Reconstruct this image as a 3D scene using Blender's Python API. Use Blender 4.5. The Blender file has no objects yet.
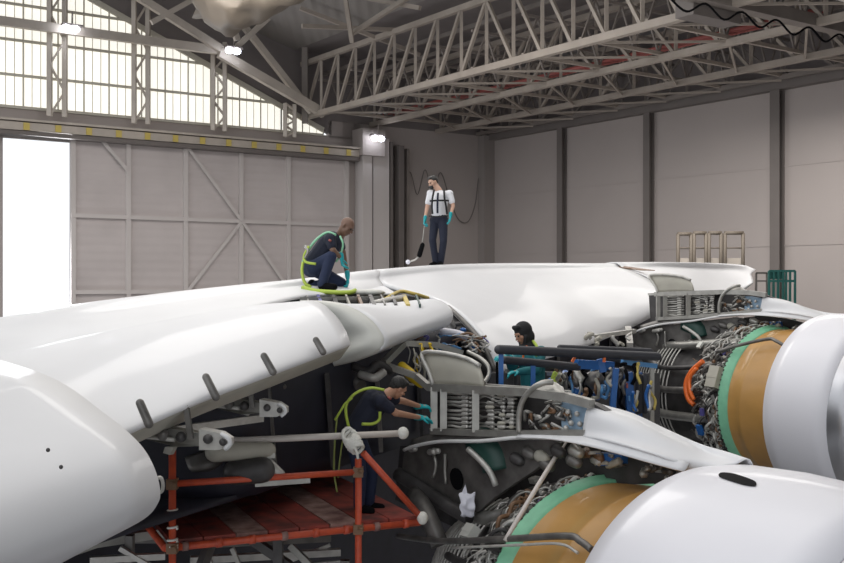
import bpy, bmesh, math, random
from mathutils import Vector as V, Matrix, noise
random.seed(7)
C = bpy.context.scene.collection
F = 1050.0; EYE = 8.5
def at(x, y, d):                      # image pixel x, y unprojected to a world point at estimated depth d
    return V(((x-422)/F*d, d, EYE-(y-281.5)/F*d))
pi = math.pi

# ------------------------------------------------------------------ materials
M = {}
def mat(name, col, rough=.5, metal=0, var=.0, scale=4, bump=0, bscale=20, emit=0, coat=0, alpha=None, col2=None, spec=.5, mapping=None):
    m = bpy.data.materials.new(name); m.use_nodes = True
    nt = m.node_tree; b = nt.nodes['Principled BSDF']
    b.inputs['Base Color'].default_value = (*col, 1); b.inputs['Roughness'].default_value = rough
    b.inputs['Metallic'].default_value = metal; b.inputs['Specular IOR Level'].default_value = spec
    if coat: b.inputs['Coat Weight'].default_value = coat; b.inputs['Coat Roughness'].default_value = .08
    if emit:
        b.inputs['Emission Color'].default_value = (*col, 1); b.inputs['Emission Strength'].default_value = emit
    if var or bump:
        tc = nt.nodes.new('ShaderNodeTexCoord')
        mp = nt.nodes.new('ShaderNodeMapping'); nt.links.new(tc.outputs['Object'], mp.inputs['Vector'])
        if mapping: mp.inputs['Scale'].default_value = mapping
    if var:
        n = nt.nodes.new('ShaderNodeTexNoise'); n.inputs['Scale'].default_value = scale; n.inputs['Detail'].default_value = 5
        nt.links.new(mp.outputs['Vector'], n.inputs['Vector'])
        r = nt.nodes.new('ShaderNodeValToRGB'); r.color_ramp.elements[0].position = .3; r.color_ramp.elements[1].position = .7
        c2 = col2 or tuple(max(0, c*(1-var)) for c in col)
        r.color_ramp.elements[0].color = (*c2, 1); r.color_ramp.elements[1].color = (*col, 1)
        nt.links.new(n.outputs['Fac'], r.inputs['Fac']); nt.links.new(r.outputs['Color'], b.inputs['Base Color'])
    if bump:
        n2 = nt.nodes.new('ShaderNodeTexNoise'); n2.inputs['Scale'].default_value = bscale
        nt.links.new(mp.outputs['Vector'], n2.inputs['Vector'])
        bp = nt.nodes.new('ShaderNodeBump'); bp.inputs['Strength'].default_value = bump; bp.inputs['Distance'].default_value = .02
        nt.links.new(n2.outputs['Fac'], bp.inputs['Height']); nt.links.new(bp.outputs['Normal'], b.inputs['Normal'])
    M[name] = m; return m
mat('white_paint', (.72,.72,.735), .5, var=.05, scale=.7, coat=.08, spec=.35)
mat('white_dull', (.60,.60,.555), .5, var=.12, scale=1.5)
mat('cowl_white', (.72,.715,.76), .4, coat=.12)
mat('beige_primer', (.42,.40,.34), .55, var=.2, scale=3)
mat('alu', (.42,.41,.38), .38, .6, var=.3, scale=6)
mat('alu_bright', (.56,.545,.51), .4, .3, var=.3, scale=8)
mat('grey_metal', (.19,.18,.17), .45, .5, var=.5, scale=5)
mat('dark_metal', (.085,.08,.08), .5, .3, var=.5, scale=5)
mat('navy_shade', (.02,.02,.034), .6, var=.4, scale=3)  # dark colour carries the shade below the wing
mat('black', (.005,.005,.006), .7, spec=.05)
mat('harness_olive', (.22,.26,.07), .7)
mat('rubber', (.035,.036,.045), .55, var=.3, scale=10)
mat('tan', (.52,.275,.075), .5, var=.22, scale=2.2, mapping=(.4,1,1), coat=.2)
mat('green_ring', (.22,.58,.36), .45, var=.15, scale=8)
mat('lip_metal', (.45,.45,.47), .3, .85)
mat('red_scaffold', (.60,.085,.03), .45, var=.35, scale=12, col2=(.42,.06,.03))
mat('red_plank', (.40,.065,.045), .65, var=.8, scale=3.5, col2=(.07,.025,.022), mapping=(1,1,1))
mat('plank_worn', (.42,.27,.23), .7, var=.6, scale=5, col2=(.13,.05,.045))
mat('rope', (.70,.69,.64), .8, bump=.6, bscale=60)
mat('pale_tube', (.62,.57,.53), .45, var=.1, scale=9)
mat('steel_cream', (.50,.44,.38), .55, var=.2, scale=1)
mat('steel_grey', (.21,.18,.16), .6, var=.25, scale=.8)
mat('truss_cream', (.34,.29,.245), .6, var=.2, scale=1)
mat('red_pipe', (.30,.07,.06), .5)
mat('wall_grey', (.36,.315,.295), .75, var=.06, scale=.25)
mat('wall_light', (.52,.475,.455), .7, var=.06, scale=.3)
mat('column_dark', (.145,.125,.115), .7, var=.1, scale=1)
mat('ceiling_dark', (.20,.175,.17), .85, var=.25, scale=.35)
mat('floor_grey', (.42,.42,.43), .35, var=.15, scale=.4)
mat('glazing', (.95,.93,.84), .6, emit=.80)  # emission stands in for daylight behind the panes
mat('mullion', (.50,.47,.40), .6)
mat('blue', (.015,.12,.40), .4, var=.2, scale=9)
mat('blue_light', (.10,.28,.55), .45)
mat('blue_panel', (.33,.47,.62), .5, var=.25, scale=10)
mat('teal', (.0,.36,.38), .5)
mat('teal_paint', (.01,.10,.085), .5)
mat('dark_green', (.012,.05,.04), .5)
mat('rail_brown', (.13,.105,.08), .6)
mat('hivis', (.42,.55,.07), .6)
mat('hivis_mint', (.28,.62,.40), .6)
mat('yellow', (.75,.52,.02), .5)
mat('orange', (.75,.14,.02), .45)
mat('cloth_navy', (.009,.012,.028), .85, bump=.5, bscale=14)
mat('cloth_blue', (.012,.021,.058), .85, bump=.5, bscale=14)
mat('cloth_white', (.72,.72,.75), .8, bump=.4, bscale=14)
mat('cloth_teal', (.012,.15,.17), .8, bump=.4, bscale=14)
mat('cloth_black', (.012,.012,.013), .85, bump=.4, bscale=12)
mat('skin_dark', (.16,.085,.055), .5)
mat('skin_mid', (.42,.22,.14), .5)
mat('skin_light', (.52,.31,.22), .5)
mat('hair', (.010,.009,.009), .5, bump=.6, bscale=60)
mat('eye', (.02,.015,.012), .2)
mat('mouth', (.22,.07,.06), .5)
mat('glove', (.0,.32,.36), .45)
mat('brown', (.17,.09,.045), .5)
mat('violet', (.10,.09,.30), .5)
mat('lamp_glow', (.86,.9,1), .3, emit=14)
mat('yellow_mark', (.55,.42,.10), .6)
mat('plastic_white', (.78,.78,.86), .35)
mat('lip_white', (.66,.66,.66), .4)
# ribbed cladding for doors and walls: real bump only
def ribbed(name, col, step, strength=.5, horizontal=True):
    m = mat(name, col, .7, var=.12, scale=.5)
    nt = m.node_tree; b = nt.nodes['Principled BSDF']
    tc = nt.nodes.new('ShaderNodeTexCoord'); w = nt.nodes.new('ShaderNodeTexWave')
    w.wave_type = 'BANDS'; w.bands_direction = 'Z' if horizontal else 'X'; w.inputs['Scale'].default_value = .314/step
    nt.links.new(tc.outputs['Object'], w.inputs['Vector'])
    bp = nt.nodes.new('ShaderNodeBump'); bp.inputs['Strength'].default_value = strength; bp.inputs['Distance'].default_value = .06
    nt.links.new(w.outputs['Fac'], bp.inputs['Height']); nt.links.new(bp.outputs['Normal'], b.inputs['Normal'])
ribbed('door_clad', (.52,.465,.45), .45, .35)
ribbed('roof_clad', (.22,.20,.185), .6, .5, False)

# ------------------------------------------------------------------ mesh kit
class MB:
    def __init__(s): s.v = []; s.f = []; s.sm = []
    def add(s, vs, fs, smooth=False):
        n = len(s.v); s.v += [V(v) for v in vs]
        for f in fs: s.f.append([i+n for i in f]); s.sm.append(smooth)
        return s
    def box(s, c, size, rz=0, rot=None):
        R = rot or Matrix.Rotation(rz, 3, 'Z'); c = V(c); x, y, z = [k/2 for k in size]
        vs = [c+R@V((a*x, b*y, d*z)) for a in (-1,1) for b in (-1,1) for d in (-1,1)]
        return s.add(vs, [(0,1,3,2),(4,6,7,5),(0,4,5,1),(2,3,7,6),(0,2,6,4),(1,5,7,3)])
    def bar(s, a, b, w, h=None):
        a = V(a); b = V(b); h = h or w; d = (b-a)
        if d.length < 1e-6: return s
        d.normalize(); up = V((0,0,1)) if abs(d.z) < .95 else V((1,0,0))
        x = d.cross(up).normalized(); y = x.cross(d).normalized()
        vs = [p+x*(i*w/2)+y*(j*h/2) for p in (a,b) for i,j in ((-1,-1),(1,-1),(1,1),(-1,1))]
        return s.add(vs, [(3,2,1,0),(4,5,6,7),(0,1,5,4),(1,2,6,5),(2,3,7,6),(3,0,4,7)])
    def tube(s, pts, r, n=8, caps=True, sub=0):
        pts = [V(p) for p in pts]
        if sub and len(pts) > 2:
            q = crm(pts, sub); rr = r
            if isinstance(r, (list,tuple)): rr = [r[min(len(r)-1, int(i*len(r)/len(q)))] for i in range(len(q))]
            pts = q; r = rr
        k = len(pts); base = []; prev = None
        for i, p in enumerate(pts):
            d = (pts[min(i+1,k-1)]-pts[max(i-1,0)])
            if d.length < 1e-9: d = V((0,0,1))
            d.normalize()
            if prev is None:
                x = d.orthogonal().normalized()
            else:
                x = (prev-d*prev.dot(d))
                x = x.normalized() if x.length > 1e-6 else d.orthogonal().normalized()
            prev = x; y = d.cross(x)
            ri = r[i] if isinstance(r, (list,tuple)) else r
            base += [p+(x*math.cos(2*pi*j/n)+y*math.sin(2*pi*j/n))*ri for j in range(n)]
        fs = [(i*n+j, i*n+(j+1)%n, (i+1)*n+(j+1)%n, (i+1)*n+j) for i in range(k-1) for j in range(n)]
        s.add(base, fs, True)
        if caps:
            m = len(s.v)-k*n
            s.f.append([m+j for j in range(n)][::-1]); s.sm.append(False)
            s.f.append([m+(k-1)*n+j for j in range(n)]); s.sm.append(False)
        return s
    def ball(s, c, r, n=12, m=8, R=None):
        c = V(c); r = V(r) if not isinstance(r, (int,float)) else V((r,r,r)); vs = []; fs = []
        R = R or Matrix.Identity(3)
        for i in range(m+1):
            t = pi*i/m
            for j in range(n):
                p = 2*pi*j/n; vs.append(c+R@V((r.x*math.sin(t)*math.cos(p), r.y*math.sin(t)*math.sin(p), r.z*math.cos(t))))
        for i in range(m):
            for j in range(n): fs.append((i*n+j, (i+1)*n+j, (i+1)*n+(j+1)%n, i*n+(j+1)%n))
        return s.add(vs, fs, True)
    def capsule(s, a, b, ra, rb, n=12):
        a = V(a); b = V(b); d = b-a; L = d.length
        if L < 1e-6: return s.ball(a, ra)
        d.normalize(); x = d.orthogonal().normalized(); y = d.cross(x); rings = []
        for i in range(5): t = pi/2*(1-i/4); rings.append((a-d*ra*math.sin(t), max(1e-4, ra*math.cos(t))))
        for i in range(5): t = pi/2*i/4; rings.append((b+d*rb*math.sin(t), max(1e-4, rb*math.cos(t))))
        vs = [p+(x*math.cos(2*pi*j/n)+y*math.sin(2*pi*j/n))*r for p, r in rings for j in range(n)]
        fs = [(i*n+j, i*n+(j+1)%n, (i+1)*n+(j+1)%n, (i+1)*n+j) for i in range(9) for j in range(n)]
        fs.append(list(range(n))[::-1]); fs.append([9*n+j for j in range(n)])
        return s.add(vs, fs, True)
    def lathe(s, prof, n=96, a0=0, a1=2*pi, closed=False):     # about local x; profile (x, r)
        full = abs(a1-a0-2*pi) < 1e-6; k = len(prof); N = n if full else n+1; vs = []
        for j in range(N):
            t = a0+(a1-a0)*j/n
            vs += [V((x, -math.sin(t)*r, math.cos(t)*r)) for x, r in prof]
        fs = []
        for j in range(n):
            j2 = (j+1) % N
            for i in range(k-1+(1 if closed else 0)):
                i2 = (i+1) % k
                fs.append((j*k+i, j2*k+i, j2*k+i2, j*k+i2))
        return s.add(vs, fs, True)
    def poly(s, pts, off):
        pts = [V(p) for p in pts]; off = V(off); n = len(pts)
        fs = [list(range(n)), [n+i for i in range(n)][::-1]]+[(i, i+n, (i+1)%n+n, (i+1)%n) for i in range(n)]
        return s.add(pts+[p+off for p in pts], fs)
    def build(s, name, m, parent=None, origin=None, solid=0, soloff=0, mods=None):
        me = bpy.data.meshes.new(name)
        if origin is None:
            if parent is None and s.v:
                xs=[v.x for v in s.v]; ys=[v.y for v in s.v]; zs=[v.z for v in s.v]
                origin = V(((min(xs)+max(xs))/2, (min(ys)+max(ys))/2, min(zs)))
            else: origin = V((0,0,0))
        inv = Matrix.Identity(4)
        if parent is not None and s.world:
            inv = worldm(parent).inverted()
        vs = [(inv@v if parent is not None else v-V(origin)) for v in s.v]
        me.from_pydata([tuple(v) for v in vs], [], s.f); me.validate()
        if len(me.polygons) == len(s.sm): me.polygons.foreach_set('use_smooth', s.sm)
        bm = bmesh.new(); bm.from_mesh(me); bmesh.ops.recalc_face_normals(bm, faces=bm.faces); bm.to_mesh(me); bm.free()
        me.materials.append(M[m]); o = bpy.data.objects.new(name, me); C.objects.link(o)
        if parent is not None: o.parent = parent
        else: o.location = origin
        if solid:
            sd = o.modifiers.new('solid', 'SOLIDIFY'); sd.thickness = solid; sd.offset = soloff
        return o
    world = True
class LB(MB): world = False            # built in its parent's own frame
def worldm(o):
    m = Matrix.LocRotScale(o.location, o.rotation_euler, None)
    return worldm(o.parent)@m if o.parent else m
def crm(pts, k):
    out = []; n = len(pts)
    for i in range(n-1):
        p0 = pts[i-1] if i else pts[0]*2-pts[1]; p1 = pts[i]; p2 = pts[i+1]; p3 = pts[i+2] if i+2 < n else pts[-1]*2-pts[-2]
        for j in range(k):
            t = j/k
            out.append(.5*((2*p1)+(p2-p0)*t+(2*p0-5*p1+4*p2-p3)*t*t+(3*p1-p0-3*p2+p3)*t*t*t))
    out.append(pts[-1].copy()); return out
def patch(rows, ku=6, kv=6, cls=MB):
    R = [crm([V(p) for p in r], ku) for r in rows]; cols = list(zip(*R)); G = [crm(list(c), kv) for c in cols]
    nu = len(G); nv = len(G[0]); m = cls()
    m.add([p for c in G for p in c], [(i*nv+j, (i+1)*nv+j, (i+1)*nv+j+1, i*nv+j+1) for i in range(nu-1) for j in range(nv-1)], True)
    return m
def rows_at(*rs): return [[at(*p) for p in r] for r in rs]
def empty(name, loc, rot=(0,0,0)):
    o = bpy.data.objects.new(name, None); C.objects.link(o); o.location = loc; o.rotation_euler = rot
    o.empty_display_size = .2; return o
def tag(o, label, cat, group=None, kind=None):
    o['label'] = label; o['category'] = cat
    if group: o['group'] = group
    if kind: o['kind'] = kind
    return o
def struct(o): o['kind'] = 'structure'; return o
def copy_tree(o, parent=None):
    c = o.copy(); C.objects.link(c); c.parent = parent
    for ch in [k for k in bpy.data.objects if k.parent == o]: copy_tree(ch, c)
    return c

# ------------------------------------------------------------------ camera
cam = bpy.data.cameras.new('camera'); co = bpy.data.objects.new('camera', cam); C.objects.link(co)
co.location = (0,0,EYE); co.rotation_euler = (pi/2,0,0); cam.sensor_width = 36; cam.lens = 36*F/844; cam.clip_end = 600
bpy.context.scene.camera = co

# ------------------------------------------------------------------ hangar shell
K = V((4.4,70,0)); D1 = V((.82,.572,0)); D2 = V((-.572,.82,0)); ang1 = math.atan2(D1.y, D1.x)
def HL(t, z, off=0): return K-D1*t-D2*off+V((0,0,EYE+z))       # door wall: t metres left of the corner, z above eye, off into the room
def HR(s, z, off=0): return K-D2*s-D1*off+V((0,0,EYE+z))       # long wall: s metres towards the viewer
struct(MB().box((0,35,-.1), (220,190,.2)).build('floor', 'floor_grey'))
def slab(name, a, b, z0, z1, th, m, f, parent=None):             # upright panel between two wall stations
    p = [f(a,z0), f(b,z0), f(b,z1), f(a,z1)]; back = (f(0,0,0)-f(0,0,1))*th
    return MB().poly(p, back).build(name, m, parent)
# door wall below the rail: concrete/metal section by the corner, the sliding leaves, the open gap
w = MB(); back = D2*.3
w.poly([HL(0,-8.5),HL(11.2,-8.5),HL(11.2,9.65),HL(0,9.65)], back)
w.poly([HL(10,7.2),HL(48,7.2),HL(48,8.76),HL(10,8.76)], back)
w.poly([HL(30.85,-8.5),HL(48,-8.5),HL(48,7.6),HL(30.85,7.6)], back)
w.poly([HL(10,8.65),HL(12.2,8.65),HL(12.2,9.65),HL(10,9.65)], back)
struct(w.build('wall_left', 'wall_grey'))
leaf = MB().poly([HL(10.9,-8.5,.25),HL(27.6,-8.5,.25),HL(27.6,7.55,.25),HL(10.9,7.55,.25)], D2*.15).build('door_1', 'door_clad')
struct(leaf)
fr = MB()
def frbar(a, b, w_=.28): fr.bar(HL(*a,.36), HL(*b,.36), .12, w_)
for t in (11.2,15.1,18.1,21.4,24.6,27.5): fr.poly([HL(t-.12,-8.5,.45),HL(t+.12,-8.5,.45),HL(t+.12,7.55,.45),HL(t-.12,7.55,.45)], D2*.2)
for z in (3.4,-.55,-4.5): fr.poly([HL(10.9,z-.1,.47),HL(27.6,z-.1,.47),HL(27.6,z+.1,.47),HL(10.9,z+.1,.47)], D2*.2)
def brace(a, b):
    fr.bar(HL(*a,.5), HL(*b,.5), .08, .16)
brace((21.3,7.3),(18.1,3.4)); brace((18.1,3.4),(15.1,-.5)); brace((18.1,3.4),(21.3,-.5)); brace((26,7.3),(24.7,5.9))
o = fr.build('frame', 'wall_light', leaf)
# rail beam with yellow marks
rb = empty('door_rail_beam', HL(24,7.6,.6)); tag(rb, 'long beige steel beam with yellow marks running above the sliding hangar doors', 'beam')
MB().poly([HL(10.6,7.25,1.0),HL(40,7.25,1.0),HL(40,7.45,1.0),HL(10.6,7.45,1.0)], D2*.9).build('lower_flange', 'column_dark', rb)
MB().poly([HL(10.6,7.5,.9),HL(40,7.5,.9),HL(40,7.9,.9),HL(10.6,7.9,.9)], D2*.7).build('web', 'steel_cream', rb)
MB().poly([HL(10.6,7.95,1.05),HL(40,7.95,1.05),HL(40,8.06,1.05),HL(10.6,8.06,1.05)], D2*.9).build('upper_flange', 'steel_cream', rb)
for i in range(15):
    t = 11.2+i*1.55
    MB().poly([HL(t,7.52,.96),HL(t+.3,7.52,.96),HL(t+.3,7.88,.96),HL(t,7.88,.96)], D2*.05).build('yellow_mark', 'yellow_mark', rb)
# gable glazing
def gz(t): return 8.8+.41*(t-12)
bays = [(12.6,15.4),(15.4,19.8),(19.8,24.2),(24.2,28.6),(28.6,35)]
for i, (a, b) in enumerate(bays):
    za, zb = gz(a), gz(b)
    wnd = struct(MB().poly([HL(a,8.75),HL(b,8.75),HL(b,zb),HL(a,za)], D2*.05).build('window_%d' % (i+1), 'glazing'))
    mu = MB()
    n = max(3, int((b-a)/.42))
    for k in range(n+1):
        t = a+(b-a)*k/n; mu.bar(HL(t,8.75,.05), HL(t,gz(t),.05), .03 if k % 3 else .07)
    for z in (8.75,10.35,12.1,13.9):
        ta = max(a, 12+(z-8.8)/.41)
        if ta < b: mu.bar(HL(ta,z,.08), HL(b,z,.08), .1, .14)
    mu.bar(HL(a,za,.05), HL(b,zb,.05), .15, .3)
    mu.build('glazing_bar', 'mullion', wnd)
# roof over the high bay and over the low bay
def ceil_poly(name, pts, m): struct(MB().poly(pts, (0,0,.3)).build(name, m))
def rz(t): return 13.6 if t <= 14.5 else 13.6+(t-14.5)*.3
ceil_poly('ceiling', [HL(14.5,rz(14.5)),HL(48,rz(48)),HL(48,rz(48),95),HL(14.5,rz(14.5),95)], 'roof_clad')
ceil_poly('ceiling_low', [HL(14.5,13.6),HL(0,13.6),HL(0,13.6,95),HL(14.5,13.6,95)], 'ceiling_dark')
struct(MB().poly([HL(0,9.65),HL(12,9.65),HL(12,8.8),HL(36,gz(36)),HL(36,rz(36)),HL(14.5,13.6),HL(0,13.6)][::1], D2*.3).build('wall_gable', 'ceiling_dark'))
# long wall at right
struct(MB().poly([HR(0,-8.5),HR(66,-8.5),HR(66,9.6),HR(0,9.6)], D1*.3).build('wall_right', 'wall_grey'))
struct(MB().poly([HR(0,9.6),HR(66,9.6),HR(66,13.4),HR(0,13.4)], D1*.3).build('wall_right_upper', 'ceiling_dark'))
sm = MB()
for z in (1.75,5.6,-2): sm.bar(HR(0,z,.02), HR(66,z,.02), .03, .05)
struct(sm.build('trim_2', 'wall_grey'))
struct(MB().poly([HR(0,9.3,.5),HR(66,9.3,.5),HR(66,9.75,.5),HR(0,9.75,.5)], D1*.5).build('trim_3', 'column_dark'))
for i, (s, wd) in enumerate(((7.45,.45),(14.5,.45),(22.85,.55),(30.8,.55))):
    c = MB()
    c.poly([HR(s-wd/2,-8.5,.42),HR(s+wd/2,-8.5,.42),HR(s+wd/2,9.3,.42),HR(s-wd/2,9.3,.42)], D1*.06)
    c.poly([HR(s-wd/2,-8.5,.06),HR(s+wd/2,-8.5,.06),HR(s+wd/2,9.3,.06),HR(s-wd/2,9.3,.06)], D1*.06)
    c.poly([HR(s-.05,-8.5,.4),HR(s+.05,-8.5,.4),HR(s+.05,9.3,.4),HR(s-.05,9.3,.4)], D1*.4)
    o = c.build('wall_column', 'column_dark')
    tag(o, ['dark steel column on the right wall, nearest the room corner','dark steel column on the right wall, second from the corner',
            'dark steel column on the right wall, behind the green maintenance stand','dark steel column on the right wall, farthest toward the viewer'][i], 'column', 'steel columns along the right wall')
struct(MB().poly([HR(88,-8.5,-2),HR(88,-8.5,50),HR(88,13,50),HR(88,13,-2)], D2*-.3).build('wall_front_light_block', 'white_dull'))  # unseen wall added behind the camera to cut front light
# corner duct column and pilasters by the door jamb
mat('column_mid', (.25,.22,.205), .7)
o = MB().poly([HL(.0,-8.5,.7),HL(.85,-8.5,.7),HL(.85,9.6,.7),HL(.0,9.6,.7)], D2*.7).build('corner_column', 'column_mid')
tag(o, 'dark boxed column standing in the far corner between the two walls', 'column')
jb = empty('door_jamb_pillar', HL(9,-8.5,.8)); tag(jb, 'pale double steel pillar at the right end of the hangar doors', 'pillar')
for k, (a, b, m) in enumerate(((10.4,9.75,'wall_light'),(9.6,8.45,'wall_light'),(8.3,8.1,'column_dark'),(7.6,7.2,'column_dark'),(6.9,6.75,'steel_grey'))):
    MB().poly([HL(a,-8.5,1.0-.1*k),HL(b,-8.5,1.0-.1*k),HL(b,8.9-.15*k,1.0-.1*k),HL(a,8.9-.15*k,1.0-.1*k)], D2*(.9-.1*k)).build('upright', m, jb)
MB().poly([HL(10.6,7.6,1.3),HL(9.0,7.6,1.3),HL(9.0,9.2,1.3),HL(10.6,9.2,1.3)], D2*1.2).build('head_box', 'wall_grey', jb)
# hanging cable loops on the back wall
cb = MB(); pts = []
for k, (t, z) in enumerate(((7.2,4.9),(6.5,6.9),(5.9,5.5),(5.3,7.1),(4.7,5.6),(4.1,7.0),(3.4,5.5),(2.7,4.1),(1.9,3.9),(1.3,5.0),(1.0,6.8))): pts.append(HL(t,z,.25))
cb.tube(pts, .035, 6, sub=8)
tag(cb.build('festoon_cable', 'column_dark'), 'dark cable hanging in loops on the grey wall left of the corner column', 'cable')
# lattice columns in front of the glazing
def lattice(t, wd, z0, z1, label):
    r = empty('lattice_column', HL(t,z0,1)); tag(r, label, 'column', 'cream lattice columns in front of the gable windows')
    for dx, off in ((-wd/2,1.1),(wd/2,1.1)):
        MB().bar(HL(t+dx,z0,off), HL(t+dx,z1,off), .26, .22).build('chord', 'steel_cream', r)
    n = 6
    for k in range(n):
        za = z0+(z1-z0)*k/n; zb = z0+(z1-z0)*(k+1)/n; s = 1 if k % 2 else -1
        MB().bar(HL(t-s*wd/2,za,1.1), HL(t+s*wd/2,zb,1.1), .13, .1).build('lacing_bar', 'steel_cream', r)
lattice(28.5,.75,8.3,16,'cream lattice column in front of the gable windows, leftmost, holding a floodlight')
lattice(24.17,.75,8.3,16,'cream lattice column in front of the gable windows, second from the left')
lattice(19.76,.7,8.3,13.2,'cream lattice column in front of the gable windows, below the middle floodlight')
lattice(15.38,.6,8.3,10.2,'cream lattice column in front of the gable windows, shortest, at their right end')
# girts and sloping rafters
def beam_obj(name, a, b, w_, h, m, label, cat='beam', group=None):
    o = MB().bar(a, b, w_, h).build(name, m); return tag(o, label, cat, group)
beam_obj('girt_beam', HL(40,12.6,1.6), HL(20.1,12.6,1.6), .3, .45, 'steel_cream', 'cream horizontal beam crossing the gable windows at upper left')
beam_obj('girt_beam', HL(20.1,12.4,1.9), HL(13.6,9.7,1.9), .35, .5, 'steel_cream', 'cream sloping beam running down right from the middle floodlight')
beam_obj('rafter_beam', HL(26.5,15.6,1.9), HL(19.5,12.4,1.9), .3, .4, 'steel_cream', 'cream rafter descending to the middle floodlight')
beam_obj('rafter_beam', HL(24.5,13.1,3.5), HL(20.8,15.6,3.5), .2, .26, 'steel_cream', 'pale diagonal strut rising right above the second lattice column')
beam_obj('rafter_beam', HL(20,12.7,4), HL(21.4,16.0,4), .22, .3, 'steel_cream', 'pale strut rising steeply left above the middle floodlight')
beam_obj('rafter_beam', HL(19.7,12.4,2.5), HL(15.5,16.4,2.5), .22, .3, 'steel_cream', 'pale strut rising right beside the wrapped duct')
beam_obj('rafter_beam', HL(18.5,14.2,1.5), HL(14.2,9.8,1.5), .3, .34, 'steel_cream', 'grey diagonal strut running down to the left end of the main truss')
beam_obj('post_beam', HL(14.3,9.2,.9), HL(14.3,18,.9), .34, .34, 'steel_grey', 'tall grey upright where the main roof truss meets the gable', 'beam')
for k, (px, py, qx, qy, d) in enumerate(((302,26,395,30,52),(345,-4,352,42,50),(300,8,420,55,54),(410,-4,350,35,50),(368,-4,402,28,55),(420,8,365,-2,50))):
    beam_obj('roof_strut', at(px,py,d), at(qx,qy,d+2), .2, .2, 'truss_cream', ['horizontal grey strut above the left end of the main truss','short upright strut above the main truss, left of centre','long grey strut sloping down right above the main truss','grey strut sloping down left over the main truss','grey strut crossing others above the main truss','topmost grey strut above the main truss'][k], 'beam', 'struts above the main roof truss')
# wrapped beige duct at the top
dp = [at(196,-12,46), at(226,8,45), at(250,-2,44.5), at(280,-16,44), at(330,-44,43)]
dm = patch([[p+V((0,0,dz))+V((0,dy,0)) for p in dp] for dz, dy in ((1.2,0),(.7,-.8),(-.3,-1.0),(-1.05,-.4),(-.9,.7),(.5,1.0))], 5, 4)
for v in dm.v: v += noise.noise_vector(v*1.4)*.28
tag(dm.build('wrapped_duct', 'rail_brown', solid=.04), 'lumpy beige wrapped duct hanging under the roof at the top left of centre', 'duct')
# trusses of the low bay
def truss(t, z0, z1, L, step, wd, label, m='truss_cream', first=.4):
    r = empty('roof_truss', K-D1*t+V((0,0,EYE+z0))); tag(r, label, 'roof truss', 'roof trusses parallel to the right wall')
    f = lambda s, z: K-D1*t-D2*s+V((0,0,EYE+z))
    MB().bar(f(0,z0), f(L,z0), wd*1.2, wd*1.1).build('bottom_chord', m, r)
    MB().bar(f(0,z1), f(L,z1), wd, wd).build('top_chord', m, r)
    n = int((L-first)/step); b = wd*.55
    for k in range(n):
        s = first+k*step
        MB().bar(f(s,z0), f(s,z1), b, b).build('brace', m, r)
        MB().bar(f(s,z0 if s < 17 else z1), f(s+step,z1 if s < 17 else z0), b, b).build('brace', m, r)
truss(14,9.65,12.8,48,1.9,.27,'main cream roof truss, nearest and lowest edge of the low roof')
truss(9.2,9.65,12.4,48,2.4,.25,'cream roof truss just behind the main truss, with the red pipe above it')
truss(4.2,9.65,12.2,48,2.4,.25,'cream roof truss close to the right wall')
truss(.9,9.75,12,48,2.9,.2,'grey roof truss against the top of the right wall','steel_grey')
k = 0
for s in (2,5.6,9.2,12.8,16.4,20,23.6,27.2,30.8,34.4):
    r = empty('cross_truss', HR(s,9.8,7)); k += 1
    words = ['first','second','third','fourth','fifth','sixth','seventh','eighth','ninth','tenth'][k-1]
    tag(r, 'light cross truss under the low roof, %s from the gable end' % words, 'roof truss', 'cross trusses between the roof trusses')
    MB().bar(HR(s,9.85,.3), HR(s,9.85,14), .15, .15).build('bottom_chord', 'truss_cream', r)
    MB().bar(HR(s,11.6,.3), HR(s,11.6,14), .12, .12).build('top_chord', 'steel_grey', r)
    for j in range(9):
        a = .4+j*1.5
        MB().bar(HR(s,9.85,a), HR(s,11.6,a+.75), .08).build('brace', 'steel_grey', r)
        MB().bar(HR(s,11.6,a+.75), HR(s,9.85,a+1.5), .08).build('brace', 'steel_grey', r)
    # flat wind bracing
    MB().bar(HR(s,9.6,4.2), HR(s+3.6,9.6,9.2), .09).build('wind_brace', 'truss_cream', r)
    MB().bar(HR(s+3.6,9.6,.9), HR(s,9.6,4.2), .09).build('wind_brace', 'truss_cream', r)
    MB().bar(HR(s+3.6,9.7,9.2), HR(s,9.7,14), .09).build('wind_brace', 'truss_cream', r)
for j,(off,z) in enumerate(((2.5,12.0),(6.4,12.3),(7.6,12.6),(11.2,12.1),(12.5,12.4))):
    beam_obj('purlin_beam', HR(0,z,off), HR(46,z,off), .14, .2, 'steel_grey', ['thin grey purlin nearest the right wall','grey purlin left of the truss beside the right wall','high grey purlin in the middle of the low roof','grey purlin just right of the main truss','highest grey purlin beside the main truss'][j], 'beam', 'purlins of the low roof')
beam = MB().tube([HR(1,10.2,8.9), HR(31,10.2,8.9)], .10, 10).build('red_pipe', 'red_pipe')
tag(beam, 'long dull red pipe running through the roof trusses', 'pipe')
beam = MB().tube([HR(1,10.25,8.2), HR(31,10.25,8.2)], .06, 8).build('red_pipe', 'red_pipe')
tag(beam, 'thinner red pipe beside the long red pipe in the roof', 'pipe')
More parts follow.
